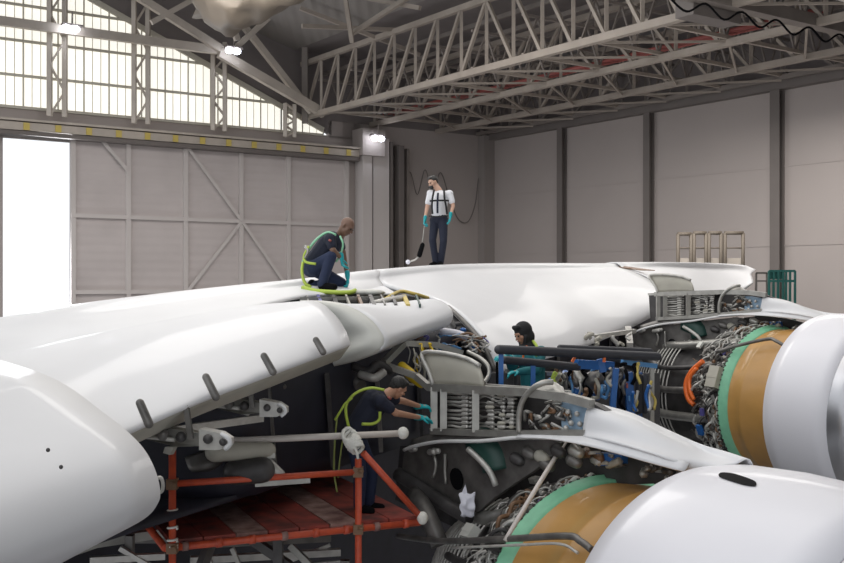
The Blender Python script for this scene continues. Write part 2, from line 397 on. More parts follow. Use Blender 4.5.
# bridge crane at upper right
g = empty('crane_girder', at(760,10,37)); tag(g, 'grey green overhead crane girder with rail, crossing the upper right corner', 'crane')
def G1(k, z, off=0): return V((16.1,40,EYE))-D1*(11.1-k)-D2*off+V((0,0,z))
for z0, z1, off, m in ((9.5,9.95,0,'steel_grey'),(10.2,11.2,2.6,'ceiling_dark')):
    MB().poly([G1(-6,z0,off),G1(22,z0,off),G1(22,z1,off),G1(-6,z1,off)], D2*.5).build('box_girder', m, g)
MB().bar(G1(-1,9.2,3.4), G1(22,9.2,3.4), .16, .12).build('rail', 'alu_bright', g)
MB().poly([G1(3,9.1,-.4),G1(5.5,9.1,-.4),G1(5.5,9.9,-.4),G1(3,9.9,-.4)], D2*.8).build('trolley', 'column_dark', g)
pts = []
for k in range(8): pts += [G1(1+k*1.9,9.3,.2), G1(1.95+k*1.9,8.9,.2)]
MB().tube(pts, .04, 6, sub=6).build('festoon_cable', 'black', g)
# floodlights
def flood(p, label, s=.22):
    r = empty('floodlight', p); tag(r, label, 'floodlight', 'floodlights in the hangar roof')
    for dx in (-.22,.22):
        h = MB().ball(p+D1*dx+V((0,0,0)), (s,s,s*.8), 14, 8).build('lens', 'lamp_glow', r)
    MB().bar(p+D1*-.5+V((0,.2,.22)), p+D1*.5+V((0,.2,.22)), .3, .1).build('housing', 'column_dark', r)
    MB().bar(p+V((0,.2,.2)), p+V((0,.25,.9)), .07).build('bracket', 'steel_grey', r)
flood(HL(28.15,12.55,2.2), 'lit twin floodlight on the leftmost lattice column')
flood(HL(19.7,12.4,2.8), 'lit twin floodlight where the sloping roof beams meet')
flood(HL(9.9,8.55,1.9), 'lit twin floodlight on the pale pillar beside the hangar doors')

# ------------------------------------------------------------------ aircraft frame of reference
AFT = V((-.5,.866,0)); SPAN = V((.43,.9,.08))
wing = empty('airliner_wing', at(300,300,14)); tag(wing, 'huge white airliner wing with open leading edge, stretching from lower left to far right', 'wing')
def W(m, name, mt, solid=0, soloff=0): return m.build(name, mt, wing, solid=solid, soloff=soloff)
crestA = [(-330,384,9.6),(-80,336,12),(0,319.5,12.6),(70,306.5,13.2),(150,296,14),(230,287,15.2),(300,280,16.6),(345,274,17.6),(372,271,18.2)]
rowsA = rows_at(crestA,
  [(-360,412,8.6),(-80,352,10.9),(0,337,11.4),(70,322,12.1),(150,308,13.1),(230,297,14.2),(300,288,15.9),(350,283,16.8),(378.5,279.5,17.75)],
  [(-400,450,7.4),(-80,372,9.3),(0,358,9.9),(70,341,10.7),(150,325,11.5),(230,310,12.6),(302,295,14.9),(352,292,15.8),(383,286.5,17.35)],
  [(-410,460,7.1),(-80,378,9.0),(0,364,9.6),(70,347,10.3),(150,331,11.1),(230,316,12.2),(302,298.5,14.8),(352,295,15.7),(384,288.5,17.25)])
def aft_row(r, d, dz): return [p+AFT*d+V((0,0,dz)) for p in r]
rowsA = [aft_row(rowsA[0],6,-1.3), aft_row(rowsA[0],2.6,-.28)]+rowsA
W(patch(rowsA,6,5), 'upper_skin_inboard', 'white_paint', .04)
W(MB().poly([at(350,294.5,15.4),at(397,295,15.6),at(384,287,17.3),at(350,290.5,16.3)],(0,0,.02)), 'access_panel', 'white_paint')
# outer big panel between the engines
crestE = [(372,271,18.2),(437,266,20.3),(500,264.3,22.8),(560,264,25.6),(610,264.3,29)]
rE = rows_at(crestE,
  [(378.5,279.5,17.75),(441,272.5,19.7),(502.5,270.5,22),(564,270,24.8),(622,268.2,28.3)],
  [(383,286,17.4),(445,279,19),(505,277,21),(568,276,23.8),(634,272.5,27.5)],
  [(430,298.5,16.9),(478,297,18),(530,296,19.8),(590,290,23),(655,284,26.3)],
  [(448,306,16),(498,312,17),(548,313,18.9),(606,303,22.6),(666,293,25.4)],
  [(468,322,15.3),(512,330,16.3),(560,330,18.3),(616,315,22.2),(672,299,24.9)],
  [(487,345,14.8),(522,350,15.9),(566,345,17.9),(620,325,21.9),(673,303,24.8)],
  [(497,370,14.7),(530,361,16),(570,350,18),(622,330.5,22),(672,305.5,24.9)],
  [(500,368,15.1),(533,359,16.4),(572,349,18.4),(623,330,22.4),(672,305.5,25.3)],
  [(505,362,16),(536,353,17.3),(575,344,19.3),(624,327,23.2),(671,304,26)])
rE = [aft_row(rE[0],6,-1.3), aft_row(rE[0],2.6,-.28)]+rE
W(patch(rE,8,6), 'upper_skin_mid_span', 'white_paint', .04)
# far outboard wing
rF = rows_at([(600,264.6,29),(660,264.4,33),(700,264.8,37),(735,266.5,42),(747,270,43)],
  [(625,269,28),(668,268,32),(705,269,36),(738,271,40),(751,275,41)],
  [(645,276,27),(680,279,30),(712,282,34),(738,283,37),(753,281,39)],
  [(655,284,26.5),(690,291,28.5),(716,294.5,31),(738,291,35),(753,282.5,38.5)],
  [(660,288,26.9),(693,297,29),(718,299,31.6),(738,293.5,35.6),(752,284,39)])
rF = [aft_row(rF[0],5,-1)]+rF
W(patch(rF,6,5), 'upper_skin_outboard', 'white_paint', .03)
W(MB().poly([at(607,265.5,28.9),at(628,267.2,28.2),at(655,270.8,27.2),at(640,270.5,27.4),at(622,268,28)],(0,0,.02)), 'panel_gap', 'brown')
# leading edge of the inboard slat
rear = [(-60,368,9.3),(0,357,9.8),(70,340,10.5),(150,324,11.1),(240,308,11.6),(312,301,11.9)]
front = [(20,470,7.0),(75,447,7.3),(124,429.5,7.8),(200,397,8.6),(275,369,9.5),(349,341.5,10.9)]
R0 = [at(*p) for p in rear]; Fr = [at(*p) for p in front]
def mixrow(k, up, fw): return [a.lerp(b, k)+V((0,0,up))-AFT*fw for a, b in zip(R0, Fr)]
slat_rows = [[p+V((0,0,-.05))+AFT*.15 for p in R0], R0, mixrow(.3,.07,.05), mixrow(.6,.08,.07), mixrow(.85,.05,.04), Fr,
             [p+V((0,0,-.05))+AFT*.06 for p in Fr], [p+V((0,0,-.02))+AFT*.5 for p in Fr]]
slat = W(patch(slat_rows,6,5), 'slat', 'white_paint', .02)
# seam lines on the upper skin, thin raised sealant
def seam(pts, r=.008, m='white_dull'):
    W(MB().tube([at(*p) for p in pts], r, 5, sub=6), 'sealant_line', m)
# track cut-outs in the slat edge
for (x0,y0,x1,y1,d) in ((140,403,149,424,7.95),(206,377,216,397,8.75),(264,356,273,372,9.42),(316,340,323,352,10.33)):
    MB().capsule(at(x0,y0,d-.09), at(x1,y1,d-.14), .032, .034).build('track_slot', 'grey_metal', slat)
# underside of the slat, grey strip along its edge
us = [[p+V((0,0,-.04)) for p in Fr], [p+V((0,0,-.22))+AFT*.35 for p in Fr], [p+V((0,0,-.1))+AFT*.9 for p in Fr]]
W(patch(us,6,4), 'slat_underside', 'beige_primer', .02)
# nose rib end (D) and slat nose (tube) beyond the first slat
prof = [(300,301,12.3),(330,302,12.4),(352,308,12.3),(370,319,12.15),(381,332,12.05),(384,342,12.0),(378,352,12.0),(355,361,12.1),(315,370,12.3),(270,380,12.6),(270,340,13)]
W(patch(rows_at(prof[:-1], [(300,304,12.3),(318,307,12.3),(338,315,12.25),(352,325,12.15),(360,334,12.1),(362,341,12.05),(356,347,12.05),(338,355,12.15),(305,368,12.35),(272,374,12.6)],
   [(296,330,12.7),(300,331,12.7),(306,334,12.7),(312,337,12.7),(316,340,12.7),(317,343,12.7),(314,346,12.7),(306,350,12.7),(292,358,12.8),(275,364,12.9)]),4,4), 'nose_end_panel', 'white_dull', .02)
t0 = [(300,301,12.3),(330,302.5,12.4),(352,308.5,12.35),(370,319,12.15),(381,332,12.05),(384,342,12.0),(378,351,12.0),(355,361,12.3)]
t1 = [(350,304.5,13.4),(376,307,13.5),(392,309,13.35),(404,316,13.15),(411,324,13.05),(413,330,13.0),(408,338,13.0),(390,348,13.3)]
t2 = [(400,303,14.3),(418,300.5,14.5),(432,300,14.4),(443,304,14.25),(450,312,14.15),(450,320,14.1),(444,327,14.1),(420,336,14.4)]
t3 = [(405,303,14.6),(420,302,14.7),(432,303,14.6),(441,307,14.45),(446,313,14.4),(446,319,14.35),(440,325,14.3),(420,333,14.6)]
W(patch(rows_at(t0,t1,t2,t3),5,6), 'slat_nose', 'white_paint', .02)
# inboard drooped nose
nprof = [(-60,345,9.4),(0,361,8.5),(40,374,7.9),(70,389,7.6),(102,413,7.2),(124,430,7.0),(142.6,449,6.85),(154,470,6.77),(159,491,6.75),(156,504,6.8),(143,518,6.9),(108,537,7.15),(59,563,7.5),(10,592,7.9)]
n0 = [at(*p) for p in nprof]; e = V((-.43,-.9,-.08))
W(MB().poly([p+e*.03+(V((-2.1,7.3,EYE-1.2))-p)*.01 for p in n0]+[V((-3.9,8.6,EYE-1.9))], e*.03), 'nose_end_rib', 'white_dull')
W(patch([n0, [p+e*1.3 for p in n0], [p+e*2.6 for p in n0], [p+e*4 for p in n0]],5,4), 'drooped_nose', 'white_paint', .02)
for x, y, d in ((48,450,5.62),(61,467,5.7)):
    W(MB().ball(at(x,y,d), (.012,.012,.012),8,6), 'drain_port', 'dark_metal')
W(MB().tube([p for p in crm(R0,5)], .006, 5), 'sealant_line', 'white_dull')
W(MB().tube([at(157,478,6.9),at(161,478,6.9),at(163,484,6.95),at(162,491,7.0),at(157,493,7.0)], .012, 8, sub=4), 'lifting_eye', 'alu_bright')
# open bay behind the slat nose
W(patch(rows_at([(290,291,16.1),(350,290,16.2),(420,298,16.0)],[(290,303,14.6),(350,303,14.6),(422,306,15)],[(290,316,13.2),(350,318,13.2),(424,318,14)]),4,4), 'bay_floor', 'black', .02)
for i, x in enumerate((306,318,333,346,358,370,381,392,404,416)):
    m = ['grey_metal','violet','dark_metal','beige_primer','brown','dark_metal','grey_metal','dark_metal','yellow_mark','dark_green'][i]
    W(MB().bar(at(x,296.2,15.0), at(x+4,306,13.7), .025+.015*(i%3), .05), 'bay_rib', m)
W(MB().bar(at(300,299,14.4), at(384,297.5,14.8), .03,.05), 'bay_rail', 'alu')
W(MB().tube([at(384,300,14.4),at(400,291.5,15.9),at(415,294,15.9),at(428,298,16.2)], .028, 8, sub=4), 'bay_pipe', 'yellow_mark')
W(MB().tube([at(372,305,14.1),at(392,300.5,14.5),at(404,299,14.8)], .06, 8, sub=4), 'bay_pipe', 'alu_bright')
for x in (350,361,372): W(MB().ball(at(x,292.5,15.4),(.2,.12,.05),10,6), 'crumpled_cloth', 'white_dull')
# spar-like navy sheet added to supply the shade under the wing, with stiffeners
def LE(t, z, aft=0): p = V((.5,13.5,EYE+z))+V((.43,.9,0))*t+AFT*aft; return p
ZT = {-7.5:-.95,-6:-.85,-4.4:-.66,-3:-.58,-1:-.6,1:-.72,4:-.92,8:-.86,12:-.78,16:-.72}
TS = tuple(ZT)
AF = lambda t: 1.0 if t > -4 else (1.1 if t > -5 else (3.2 if t > -7 else 4.6))
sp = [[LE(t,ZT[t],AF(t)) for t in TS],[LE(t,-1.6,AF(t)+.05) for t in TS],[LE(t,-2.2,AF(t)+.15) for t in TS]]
W(patch(sp,3,3), 'spar_shade_panel', 'navy_shade', .05)
for k in range(14):
    t = -3.8+k*1.2
    if t > 12: break
    W(MB().bar(LE(t,-1.05,.93), LE(t+.2,-2.15,1.0), .07,.05), 'spar_stiffener', 'dark_metal' if k%2 else 'grey_metal')
TL = (-8,-4.6,-1,3,8,14)
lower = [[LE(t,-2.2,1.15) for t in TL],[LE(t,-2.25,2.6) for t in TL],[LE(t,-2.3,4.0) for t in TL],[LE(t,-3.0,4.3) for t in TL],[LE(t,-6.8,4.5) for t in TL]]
W(patch(lower,3,3), 'lower_skin_shade_wall', 'navy_shade', .05)  # skin drops into an added dark wall, shade painted in as a backdrop
# grey brackets and pipes in front of the dark sheet seen under the nose
for a in (((312,376,13.2),(330,396,13.3)),((330,396,13.3),(336,374,13.4)),((318,378,13.3),(336,375,13.3)),((343,368,13.2),(362,390,12.9)),((362,362,13.2),(380,372,13.0))):
    W(MB().bar(at(*a[0]), at(*a[1]), .09,.05), 'spar_bracket', 'grey_metal')
W(MB().tube([at(345,368,13.0),at(352,376,12.8),at(361,386,12.6)], .075, 10), 'duct', 'grey_metal')
for i in range(9):
    x = 243+random.random()*60; y = 385+random.random()*22
    W(MB().ball(at(x,y,11.2), (.05,.04,.035),8,6), 'connector', 'grey_metal' if i%2 else 'violet')
W(MB().tube([at(352,366,12.6),at(368,372,12.5),at(378,364,12.6),at(392,372,12.8)], .05, 8, sub=5), 'cable_bundle', 'dark_metal')
W(MB().tube([at(360,374,12.5),at(374,378,12.4),at(384,372,12.5)], .05, 8, sub=5), 'cable_bundle', 'alu_bright')
# slat tracks
def track(x, y, d, sc, label):
    def q(u, v, dd=0): return at(x+u*sc, y+v*sc, d+dd)
    arm = MB().poly([q(-42,-6,.1),q(-30,-12,.1),q(20,-3),q(22,9),q(-6,10),q(-38,2,.1)], (.03,.09,0))
    W(arm, 'slat_track', 'alu').name = 'slat_track'
    t = [o for o in bpy.data.objects if o.parent == wing][-1]; t['label'] = label
    end = MB().poly([q(16,-8,-.06),q(36,-4,-.06),q(45,2,-.06),q(45,9,-.06),q(36,13,-.06),q(16,13,-.06)], (.03,.11,0)); end.build('end_fitting', 'alu_bright', t)
    end2 = MB()
    end2.tube([q(38,-3,-.1),q(45,1,-.12),q(47,7,-.12),q(42,12,-.1)], .02*sc, 8, sub=3); end2.build('clevis', 'lip_white', t)
    for u, v, r in ((25,2,.040),(40,5,.032)):
        MB().capsule(q(u,v,-.07), q(u,v,-.085), r*sc, r*sc).build('lightening_hole', 'dark_metal', t)
    MB().bar(q(3,-32,-.05), q(8,2,-.05), .06*sc,.04).build('link_rod', 'grey_metal', t)
    MB().tube([q(-52,8,.05),q(-50,-2,.05),q(-42,-1,.05),q(-8,3,-.02)], .018, 8, sub=3).build('hook_rod', 'alu_bright', t)
    MB().ball(q(-20,-2,.0), (.05,.05,.05),10,6).build('bolt', 'grey_metal', t)
    MB().ball(q(-2,0,-.03), (.045,.045,.045),10,6).build('bolt', 'dark_metal', t)
track(183,437,8.5,1.0,'slat track with pale end fitting above the red left post')
track(246,406,9.7,.84,'slat track with pale end fitting, farther along the slat')
W(MB().poly([at(165,447,8.4),at(174,447,8.4),at(170,455,8.4),at(163,453,8.4)],(.02,.04,0)), 'hook_plate', 'alu')
W(MB().bar(at(160,432,9.3), at(262,418,10.4), .05,.07), 'torque_tube', 'alu_bright')
W(MB().bar(at(214,400,9.9), at(250,412,9.9), .08,.07), 'torque_tube', 'alu')
# pale lower fairings seen past the platform
W(MB().capsule(at(215,452,10.3), at(268,450,10.5), .10,.08), 'lower_fairing', 'beige_primer')
W(patch(rows_at([(185,458,10.5),(210,450,10.5),(228,455,10.6)],[(190,470,10.4),(208,466,10.4),(222,462,10.5)],[(200,470,10.5),(208,470,10.5),(215,468,10.6)]),4,4), 'lower_fairing', 'grey_metal', .03)
W(MB().capsule(at(236,472,10.4), at(262,470,10.4), .13,.13), 'lower_fairing', 'dark_metal')
W(MB().capsule(at(262,462,10.5), at(280,474,10.5), .09,.05), 'lower_fairing', 'alu_bright')
W(MB().bar(at(225,457,10.4), at(275,455,10.5), .08,.05), 'lower_fairing', 'white_dull')
W(MB().bar(at(255,484,10.5), at(310,480,10.6), .06,.05), 'lower_fairing', 'alu')
# curved dark seal along the open end of the mid span panel
W(patch(rows_at([(446,305,16.3),(462,321,15.7),(480,343,15.1),(492,371,14.9)],[(448,319,15.9),(456,332,15.5),(470,350,15.1),(482,372,15.0)],[(440,322,16.6),(450,336,16.2),(462,352,15.8),(476,374,15.6)]),5,3), 'open_end_rib', 'dark_metal', .03)
W(MB().tube([at(448,307,15.9),at(464,322,15.3),at(483,345,14.8),at(495,371,14.6)], .035, 8, sub=5), 'rubber_seal', 'grey_metal')
for (x,y) in ((458,324),(463,330),(468,338),(474,347),(480,357),(486,366)):
    W(MB().ball(at(x,y,15.0),(.05,.04,.035),8,6).tube([at(x,y,15.0),at(x-3,y+5,15.0)],.015,6), 'rib_fitting', random.choice(['blue','grey_metal','alu','dark_metal']))
# equipment in the gap right of the nose: hydraulic lines, looms
def loom(n, x0, x1, y0, y1, d0, d1, mats, vertical=True, r=(.008,.02), name='hydraulic_line', parent=wing):
    for i in range(n):
        x = random.uniform(x0,x1); y = random.uniform(y0,y1); d = random.uniform(d0,d1)
        L = random.uniform(.4,.9)*(y1-y0 if vertical else x1-x0)
        pts = []
        for k in range(4):
            u = k/3-.5
            if vertical: pts.append(at(x+random.uniform(-4,4), min(y1,max(y0,y+u*L)), d+random.uniform(-.06,.06)))
            else: pts.append(at(min(x1,max(x0,x+u*L)), y+random.uniform(-3,3), d+random.uniform(-.06,.06)))
        MB().tube(pts, random.uniform(*r), 6, sub=4).build(name, random.choice(mats), parent)
loom(22, 400,490, 336,352, 13.9,14.6, ['beige_primer','brown','alu_bright','dark_metal','white_dull','violet'])
loom(14, 408,430, 344,384, 13.0,13.5, ['brown','beige_primer','yellow','dark_metal','alu_bright'])
loom(12, 440,486, 326,350, 14.2,14.9, ['alu_bright','brown','grey_metal','blue_light'], False)
W(MB().tube([at(440,331,14.6),at(455,333,14.6),at(468,337,14.6)], .05, 8, sub=3), 'duct', 'plastic_white')
W(MB().capsule(at(402,366,13.0), at(410,374,12.9), .055,.07), 'yellow_cover', 'yellow')
W(MB().capsule(at(413,377,12.85), at(421,384,12.8), .07,.05), 'yellow_cover', 'yellow')
# beige channel frame
for a, b in (((384,363,12.9),(404,343,13.2)),((404,343,13.2),(437,345,13.3)),((437,345,13.3),(462,353,13.4)),((388,366,12.8),(416,376,12.7)),((416,376,12.7),(430,388,12.6))):
    W(MB().bar(at(*a), at(*b), .09,.07), 'channel_frame', 'alu')
# under panel at mid-span (dark gear pins under the nose)
loom(12, 575,632, 334,345, 19.0,20.5, ['alu_bright','beige_primer','grey_metal'], True, (.02,.05), 'actuator_rod')
W(MB().bar(at(585,338,19.6), at(634,331,21), .10,.08), 'channel_frame', 'alu_bright')
W(MB().bar(at(628,328,21), at(630,345,20.5), .12,.1), 'channel_frame', 'alu_bright')

# ------------------------------------------------------------------ engines
def engine(Cn, th, tilt, sg, rg, label, lead, lp, arc):
    r = empty('jet_engine', V((Cn[0],Cn[1],Cn[2]+EYE)), (0,-tilt,-th)); tag(r, label, 'engine', 'jet engines under the wing')
    Mx = worldm(r); Mi = Mx.inverted()
    def hit(px, py, rad):                      # where a sight line meets a drum of radius rad about the engine axis
        o = Mi@V((0,0,EYE)); d = (Mi@at(px,py,1))-o
        A = d.y**2+d.z**2; B = 2*(o.y*d.y+o.z*d.z); Cc = o.y**2+o.z**2-rad*rad; D = B*B-4*A*Cc
        t = (-B-math.sqrt(max(D,0)))/(2*A); return o+d*t
    def E(m, name, mt, **k): return m.build(name, mt, r, **k)
    E(LB().lathe([(0,1.70),(0,1.75),(.25,1.775),(.7,1.79),(lp-.3,1.785),(lp,1.76)] if lp < 2 else [(0,1.70),(0,1.75),(.25,1.77),(.8,1.755),(1.4,1.70),(1.9,1.63),(lp,1.55)],128), 'inlet_cowl', 'cowl_white', solid=.02)
    dl = 0 if lp < 2 else -.21
    E(LB().lathe([(lp,1.76+dl),(lp+.16,1.725+dl),(lp+.26,1.67+dl),(lp+.3,1.60+dl),(lp+.28,1.53+dl),(lp+.16,1.47+dl),(lp-.14,1.44+dl)],128), 'inlet_lip', 'lip_metal')
    E(LB().lathe([(lp-.14,1.44+dl),(.6,1.47),(.1,1.5)],96), 'inlet_duct', 'grey_metal')
    f = LB()
    for k in range(24):
        a = 2*pi*k/24; rows = []
        for j in range(5):
            rr = .42+j*.26; tw = .9-.12*j; w = .16+.02*j
            c = V((0,-math.sin(a+.03*j*j)*rr, math.cos(a+.03*j*j)*rr)); tg = V((0,-math.cos(a),-math.sin(a)))
            dr = V((math.cos(tw),0,0))+tg*math.sin(tw); rows.append([c-dr*w, c+dr*w])
        f.add([p for q in rows for p in q], [(2*j,2*j+1,2*j+3,2*j+2) for j in range(4)])
    f.lathe([(.9,.02),(.75,.16),(.45,.34),(.1,.44),(-.2,.44)],32)
    E(f, 'fan', 'dark_metal')
    case = E(LB().lathe([(sg+.1,rg+.02),(sg+.12,rg+.0),(-.9,rg),(-.88,rg+.015),(-.8,rg+.015),(-.78,rg),(-.3,rg+.03),(.1,rg+.06)],128), 'fan_case', 'tan')
    ring = E(LB().lathe([(sg-.04,rg-.05),(sg-.04,rg+.07),(sg,rg+.08),(sg+.02,rg+.045),(sg+.14,rg+.035),(sg+.155,rg)],128), 'flange_ring', 'green_ring')
    b0 = LB().box((0,0,0), (.035,.022,.03)).build('bolt', 'dark_metal', ring)
    for k in range(96):
        a = 2*pi*k/96; bo = b0 if k == 0 else b0.copy()
        if k: C.objects.link(bo); bo.parent = ring
        bo.location = (sg-.02,-math.sin(a)*(rg+.075),math.cos(a)*(rg+.075)); bo.rotation_euler = (a,0,0)
    E(LB().lathe([(sg-.02,rg-.02),(sg-.06,rg-.18),(sg-.5,1.22),(sg-.9,1.05),(-3.0,1.15),(-4.0,1.05),(-4.3,.55),(-4.9,.15)],64), 'core_casing', 'dark_metal')
    hoops = LB()
    for k in range(13):
        s = -2.95-k*.11; rr = 1.27-.02*k*k*.1
        pts = [V((s,-math.sin(2*pi*j/48)*rr,math.cos(2*pi*j/48)*rr)) for j in range(49)]
        hoops.tube(pts, .016, 6, caps=False)
    E(hoops, 'ribbed_duct', 'alu_bright')
    rnd = random.Random(int(th*1000))
    # axial ducts over the core
    for k, a in enumerate((-.5,.1,.55,1.0,1.35,1.75,2.2)):
        pts = [V((s,-math.sin(a+da)*q,math.cos(a+da)*q)) for s, q, da in ((sg-.1,1.36,0),(sg-.5,1.38,.05),(-2.9,1.3,.12),(-3.5,1.2,.1),(-3.9,.9,.1))]
        E(LB().tube(pts, .05+.02*(k%3), 10, sub=5), 'bleed_duct', ['dark_metal','grey_metal','alu'][k%3])
    # pipework wrapped on the intermediate case, dense behind the green ring
    mats = ['alu_bright','alu','alu','alu_bright','brown','grey_metal','white_dull','dark_metal','alu_bright']
    E(LB().lathe([(sg-.03,1.36),(sg-.3,1.33),(sg-.34,1.36),(sg-.38,1.36),(sg-.42,1.3),(sg-.75,1.24),(sg-1.05,1.12)],96), 'intermediate_case', 'grey_metal')
    for k in range(230):
        nm = ('pipe','cable','pipe_run')[k%3]  # all the same scattered pipes; the names merely alternate
        s = max(sg-.03-abs(rnd.gauss(0,.42)), sg-arc[2]); a = rnd.uniform(arc[0],arc[1]); q = 1.37+rnd.uniform(0,.14)-.25*max(0,(sg-s)-.35)
        kind = rnd.random(); pts = []
        if kind < .4:
            L = rnd.uniform(.1,.4)
            for j in range(5): pts.append((s+rnd.uniform(-.04,.04), a+L*j/4, q+(.06 if j in (1,3) else 0)))
        elif kind < .75:
            L = rnd.uniform(.15,.5); dr = rnd.uniform(-.18,.18)
            for j in range(4): pts.append((s-L*j/3, a+dr*j/3+rnd.uniform(-.03,.03), q-.04*j))
        else:
            pts = [(s,a,q-.1),(s,a,q+.05),(s-.1,a+.06,q+.07),(s-.2,a+.14,q),(s-.2,a+.14,q-.12)]
        P3 = [V((x,-math.sin(t)*rr,math.cos(t)*rr)) for x,t,rr in pts]
        E(LB().tube(P3, rnd.choice([.009,.012,.018,.026]), 6, sub=4), nm, rnd.choice(mats))
    for k in range(60):
        s = sg-.1-rnd.random()*(arc[2]-.25); a = rnd.uniform(arc[0],arc[1]); q = 1.37-.22*max(0,(sg-s)-.35)
        c = V((s,-math.sin(a)*q,math.cos(a)*q)); bx = LB(); sz = (rnd.uniform(.04,.13),rnd.uniform(.04,.12),rnd.uniform(.05,.12))
        Rm = Matrix.Rotation(a,3,'X')@Matrix.Rotation(rnd.uniform(-.6,.6),3,'Z')
        bx.box(c, sz, rot=Rm); bx.box(c, (sz[0]*.5,sz[1]*1.25,sz[2]*.7), rot=Rm)
        bx.tube([c, c+V((.1,0,.03)), c+V((.14,0,-.05))], .012, 6)
        E(bx, 'accessory_box', rnd.choice(['alu','alu_bright','grey_metal','beige_primer','dark_metal','violet','white_dull','alu_bright']))
    for pts, rad, m, nm in lead(hit):
        E(LB().tube(pts, rad, 10, sub=5), nm, m)
    return r, E, hit
def lead_near(hit):
    return [([hit(398,536,1.66),hit(440,541,1.66),hit(505,539,1.66),hit(566,536,1.66),hit(580,541,1.64),hit(592,550,1.6)], .034, 'grey_metal', 'cross_pipe'),
            ([hit(452,548,1.68),hit(520,545,1.66),hit(560,544,1.64),hit(578,553,1.6)], .014, 'alu_bright', 'sensor_line'),
            ([hit(566,441,1.9),hit(545,474,1.82),hit(522,512,1.72),hit(505,541,1.68)], .024, 'pale_tube', 'hold_open_rod')]
def lead_far(hit):
    return [([hit(716,352,1.62),hit(740,345,1.62),hit(768,339,1.6),hit(776,341,1.6),hit(785,346,1.58)], .034, 'grey_metal', 'cross_pipe'),
            ([hit(703,361,1.55),hit(692,371,1.5),hit(686,384,1.48),hit(688,398,1.48),hit(694,405,1.45)], .05, 'orange', 'orange_hose'),
            ([hit(697,368,1.55),hit(690,378,1.5),hit(690,390,1.5),hit(694,400,1.48)], .04, 'orange', 'orange_hose')]
en, E1, hit1 = engine((2.748,9.588,-3.457), math.radians(65.5), .09, -1.79, 1.46, 'nearest jet engine at lower right, white cowl with black slot, tan fan case', lead_near, 2.3, (-.5,1.45,1.1))
ef, E2, hit2 = engine((7.583,19.6,-2.371), math.radians(59.2), -.012, -1.30, 1.42, 'far jet engine at the right edge, with orange hose and tan fan case fully exposed', lead_far, 1.34, (-.4,2.3,.72))
# black slot in the near cowl
def on_cowl(x, y):
    r = 1.76
    for _ in range(6):
        p = hit1(x, y, r); q = [(0,1.75),(.25,1.77),(.8,1.755),(1.4,1.70),(1.9,1.63)]
        for (a, ra), (b, rb_) in zip(q, q[1:]):
            if a <= p.x <= b: r = ra+(rb_-ra)*(p.x-a)/(b-a)
        r += .016
    return p
sl = [[on_cowl(x,y) for x, y in row] for row in (((719,473.5),(722,472.3),(732,473),(744,476.5),(753,480),(756,482)),((718.5,475),(722,475.5),(732,477.2),(744,480.5),(753,483.3),(756.5,484)),((719.5,477),(723,478.5),(732,481.5),(744,485),(753,486.3),(756,485.8)))]
E1(patch(sl,5,4,LB), 'cowl_slot', 'black')
for x, y, w, m in ((714,377,.42,'beige_primer'),(700,430,.2,'blue'),(702,412,.14,'violet'),(700,345,.15,'white_dull')):
    c = hit2(x,y,1.55); a = math.atan2(-c.y, c.z)
    b = LB().box(c, (w*.6,w,w*.3), rot=Matrix.Rotation(a,3,'X')); b.box(c, (w*.64,w*.12,w*.34), rot=Matrix.Rotation(a,3,'X'))
    E2(b, 'control_box', m)
for x, y, w, m in ((612,461,.22,'blue'),(585,462,.2,'grey_metal'),(640,466,.16,'alu'),(664,470,.14,'alu_bright'),(500,545,.24,'dark_metal'),(535,480,.12,'alu_bright'),(470,532,.2,'white_dull')):
    c = hit1(x,y,1.62) if y < 475 else hit1(x,y,1.5); a = math.atan2(-c.y, c.z)
    b = LB().box(c, (w,w*.8,w*.5), rot=Matrix.Rotation(a,3,'X')); b.box(c, (w*1.05,w*.2,w*.55), rot=Matrix.Rotation(a,3,'X'))
    E1(b, 'control_box', m)
# crumpled clear plastic bag on the pipework
c = worldm(en)@hit1(468,505,1.55)
bagm = patch([[c+V((dx,dy,dz)) for dx in (-.09,-.04,.02,.08)] for dy, dz in ((0,.14),(-.04,.04),(-.03,-.05),(0,-.12))],4,4)
for v in bagm.v: v += noise.noise_vector(v*14)*.035
bagm.add([c+V((-.08,0,.12)),c+V((-.03,-.02,.24)),c+V((0,0,.1))],[(0,1,2)])
tag(bagm.build('plastic_bag', 'plastic_white', solid=.004), 'small crumpled whitish plastic bag lying on the near engine pipework', 'bag')

# ------------------------------------------------------------------ pylons
py = empty('engine_pylon', at(500,430,11.8))
def PY(x):
    a = (x-422)/F; k = (a*12.5-.095)/(2.655+2.9*a); return 12.5-2.9*k
PN = V((.737,.675,0))                                # across the pylon, away from the viewer
def pp(x, y, off=0):
    a = (x-422)/F; k = (a*(12.5+.675*off)-(.095+.737*off))/(2.655+2.9*a); return at(x, y, 12.5+.675*off-2.9*k)
def Y(m, name, mt, **k): return m.build(name, mt, py, **k)
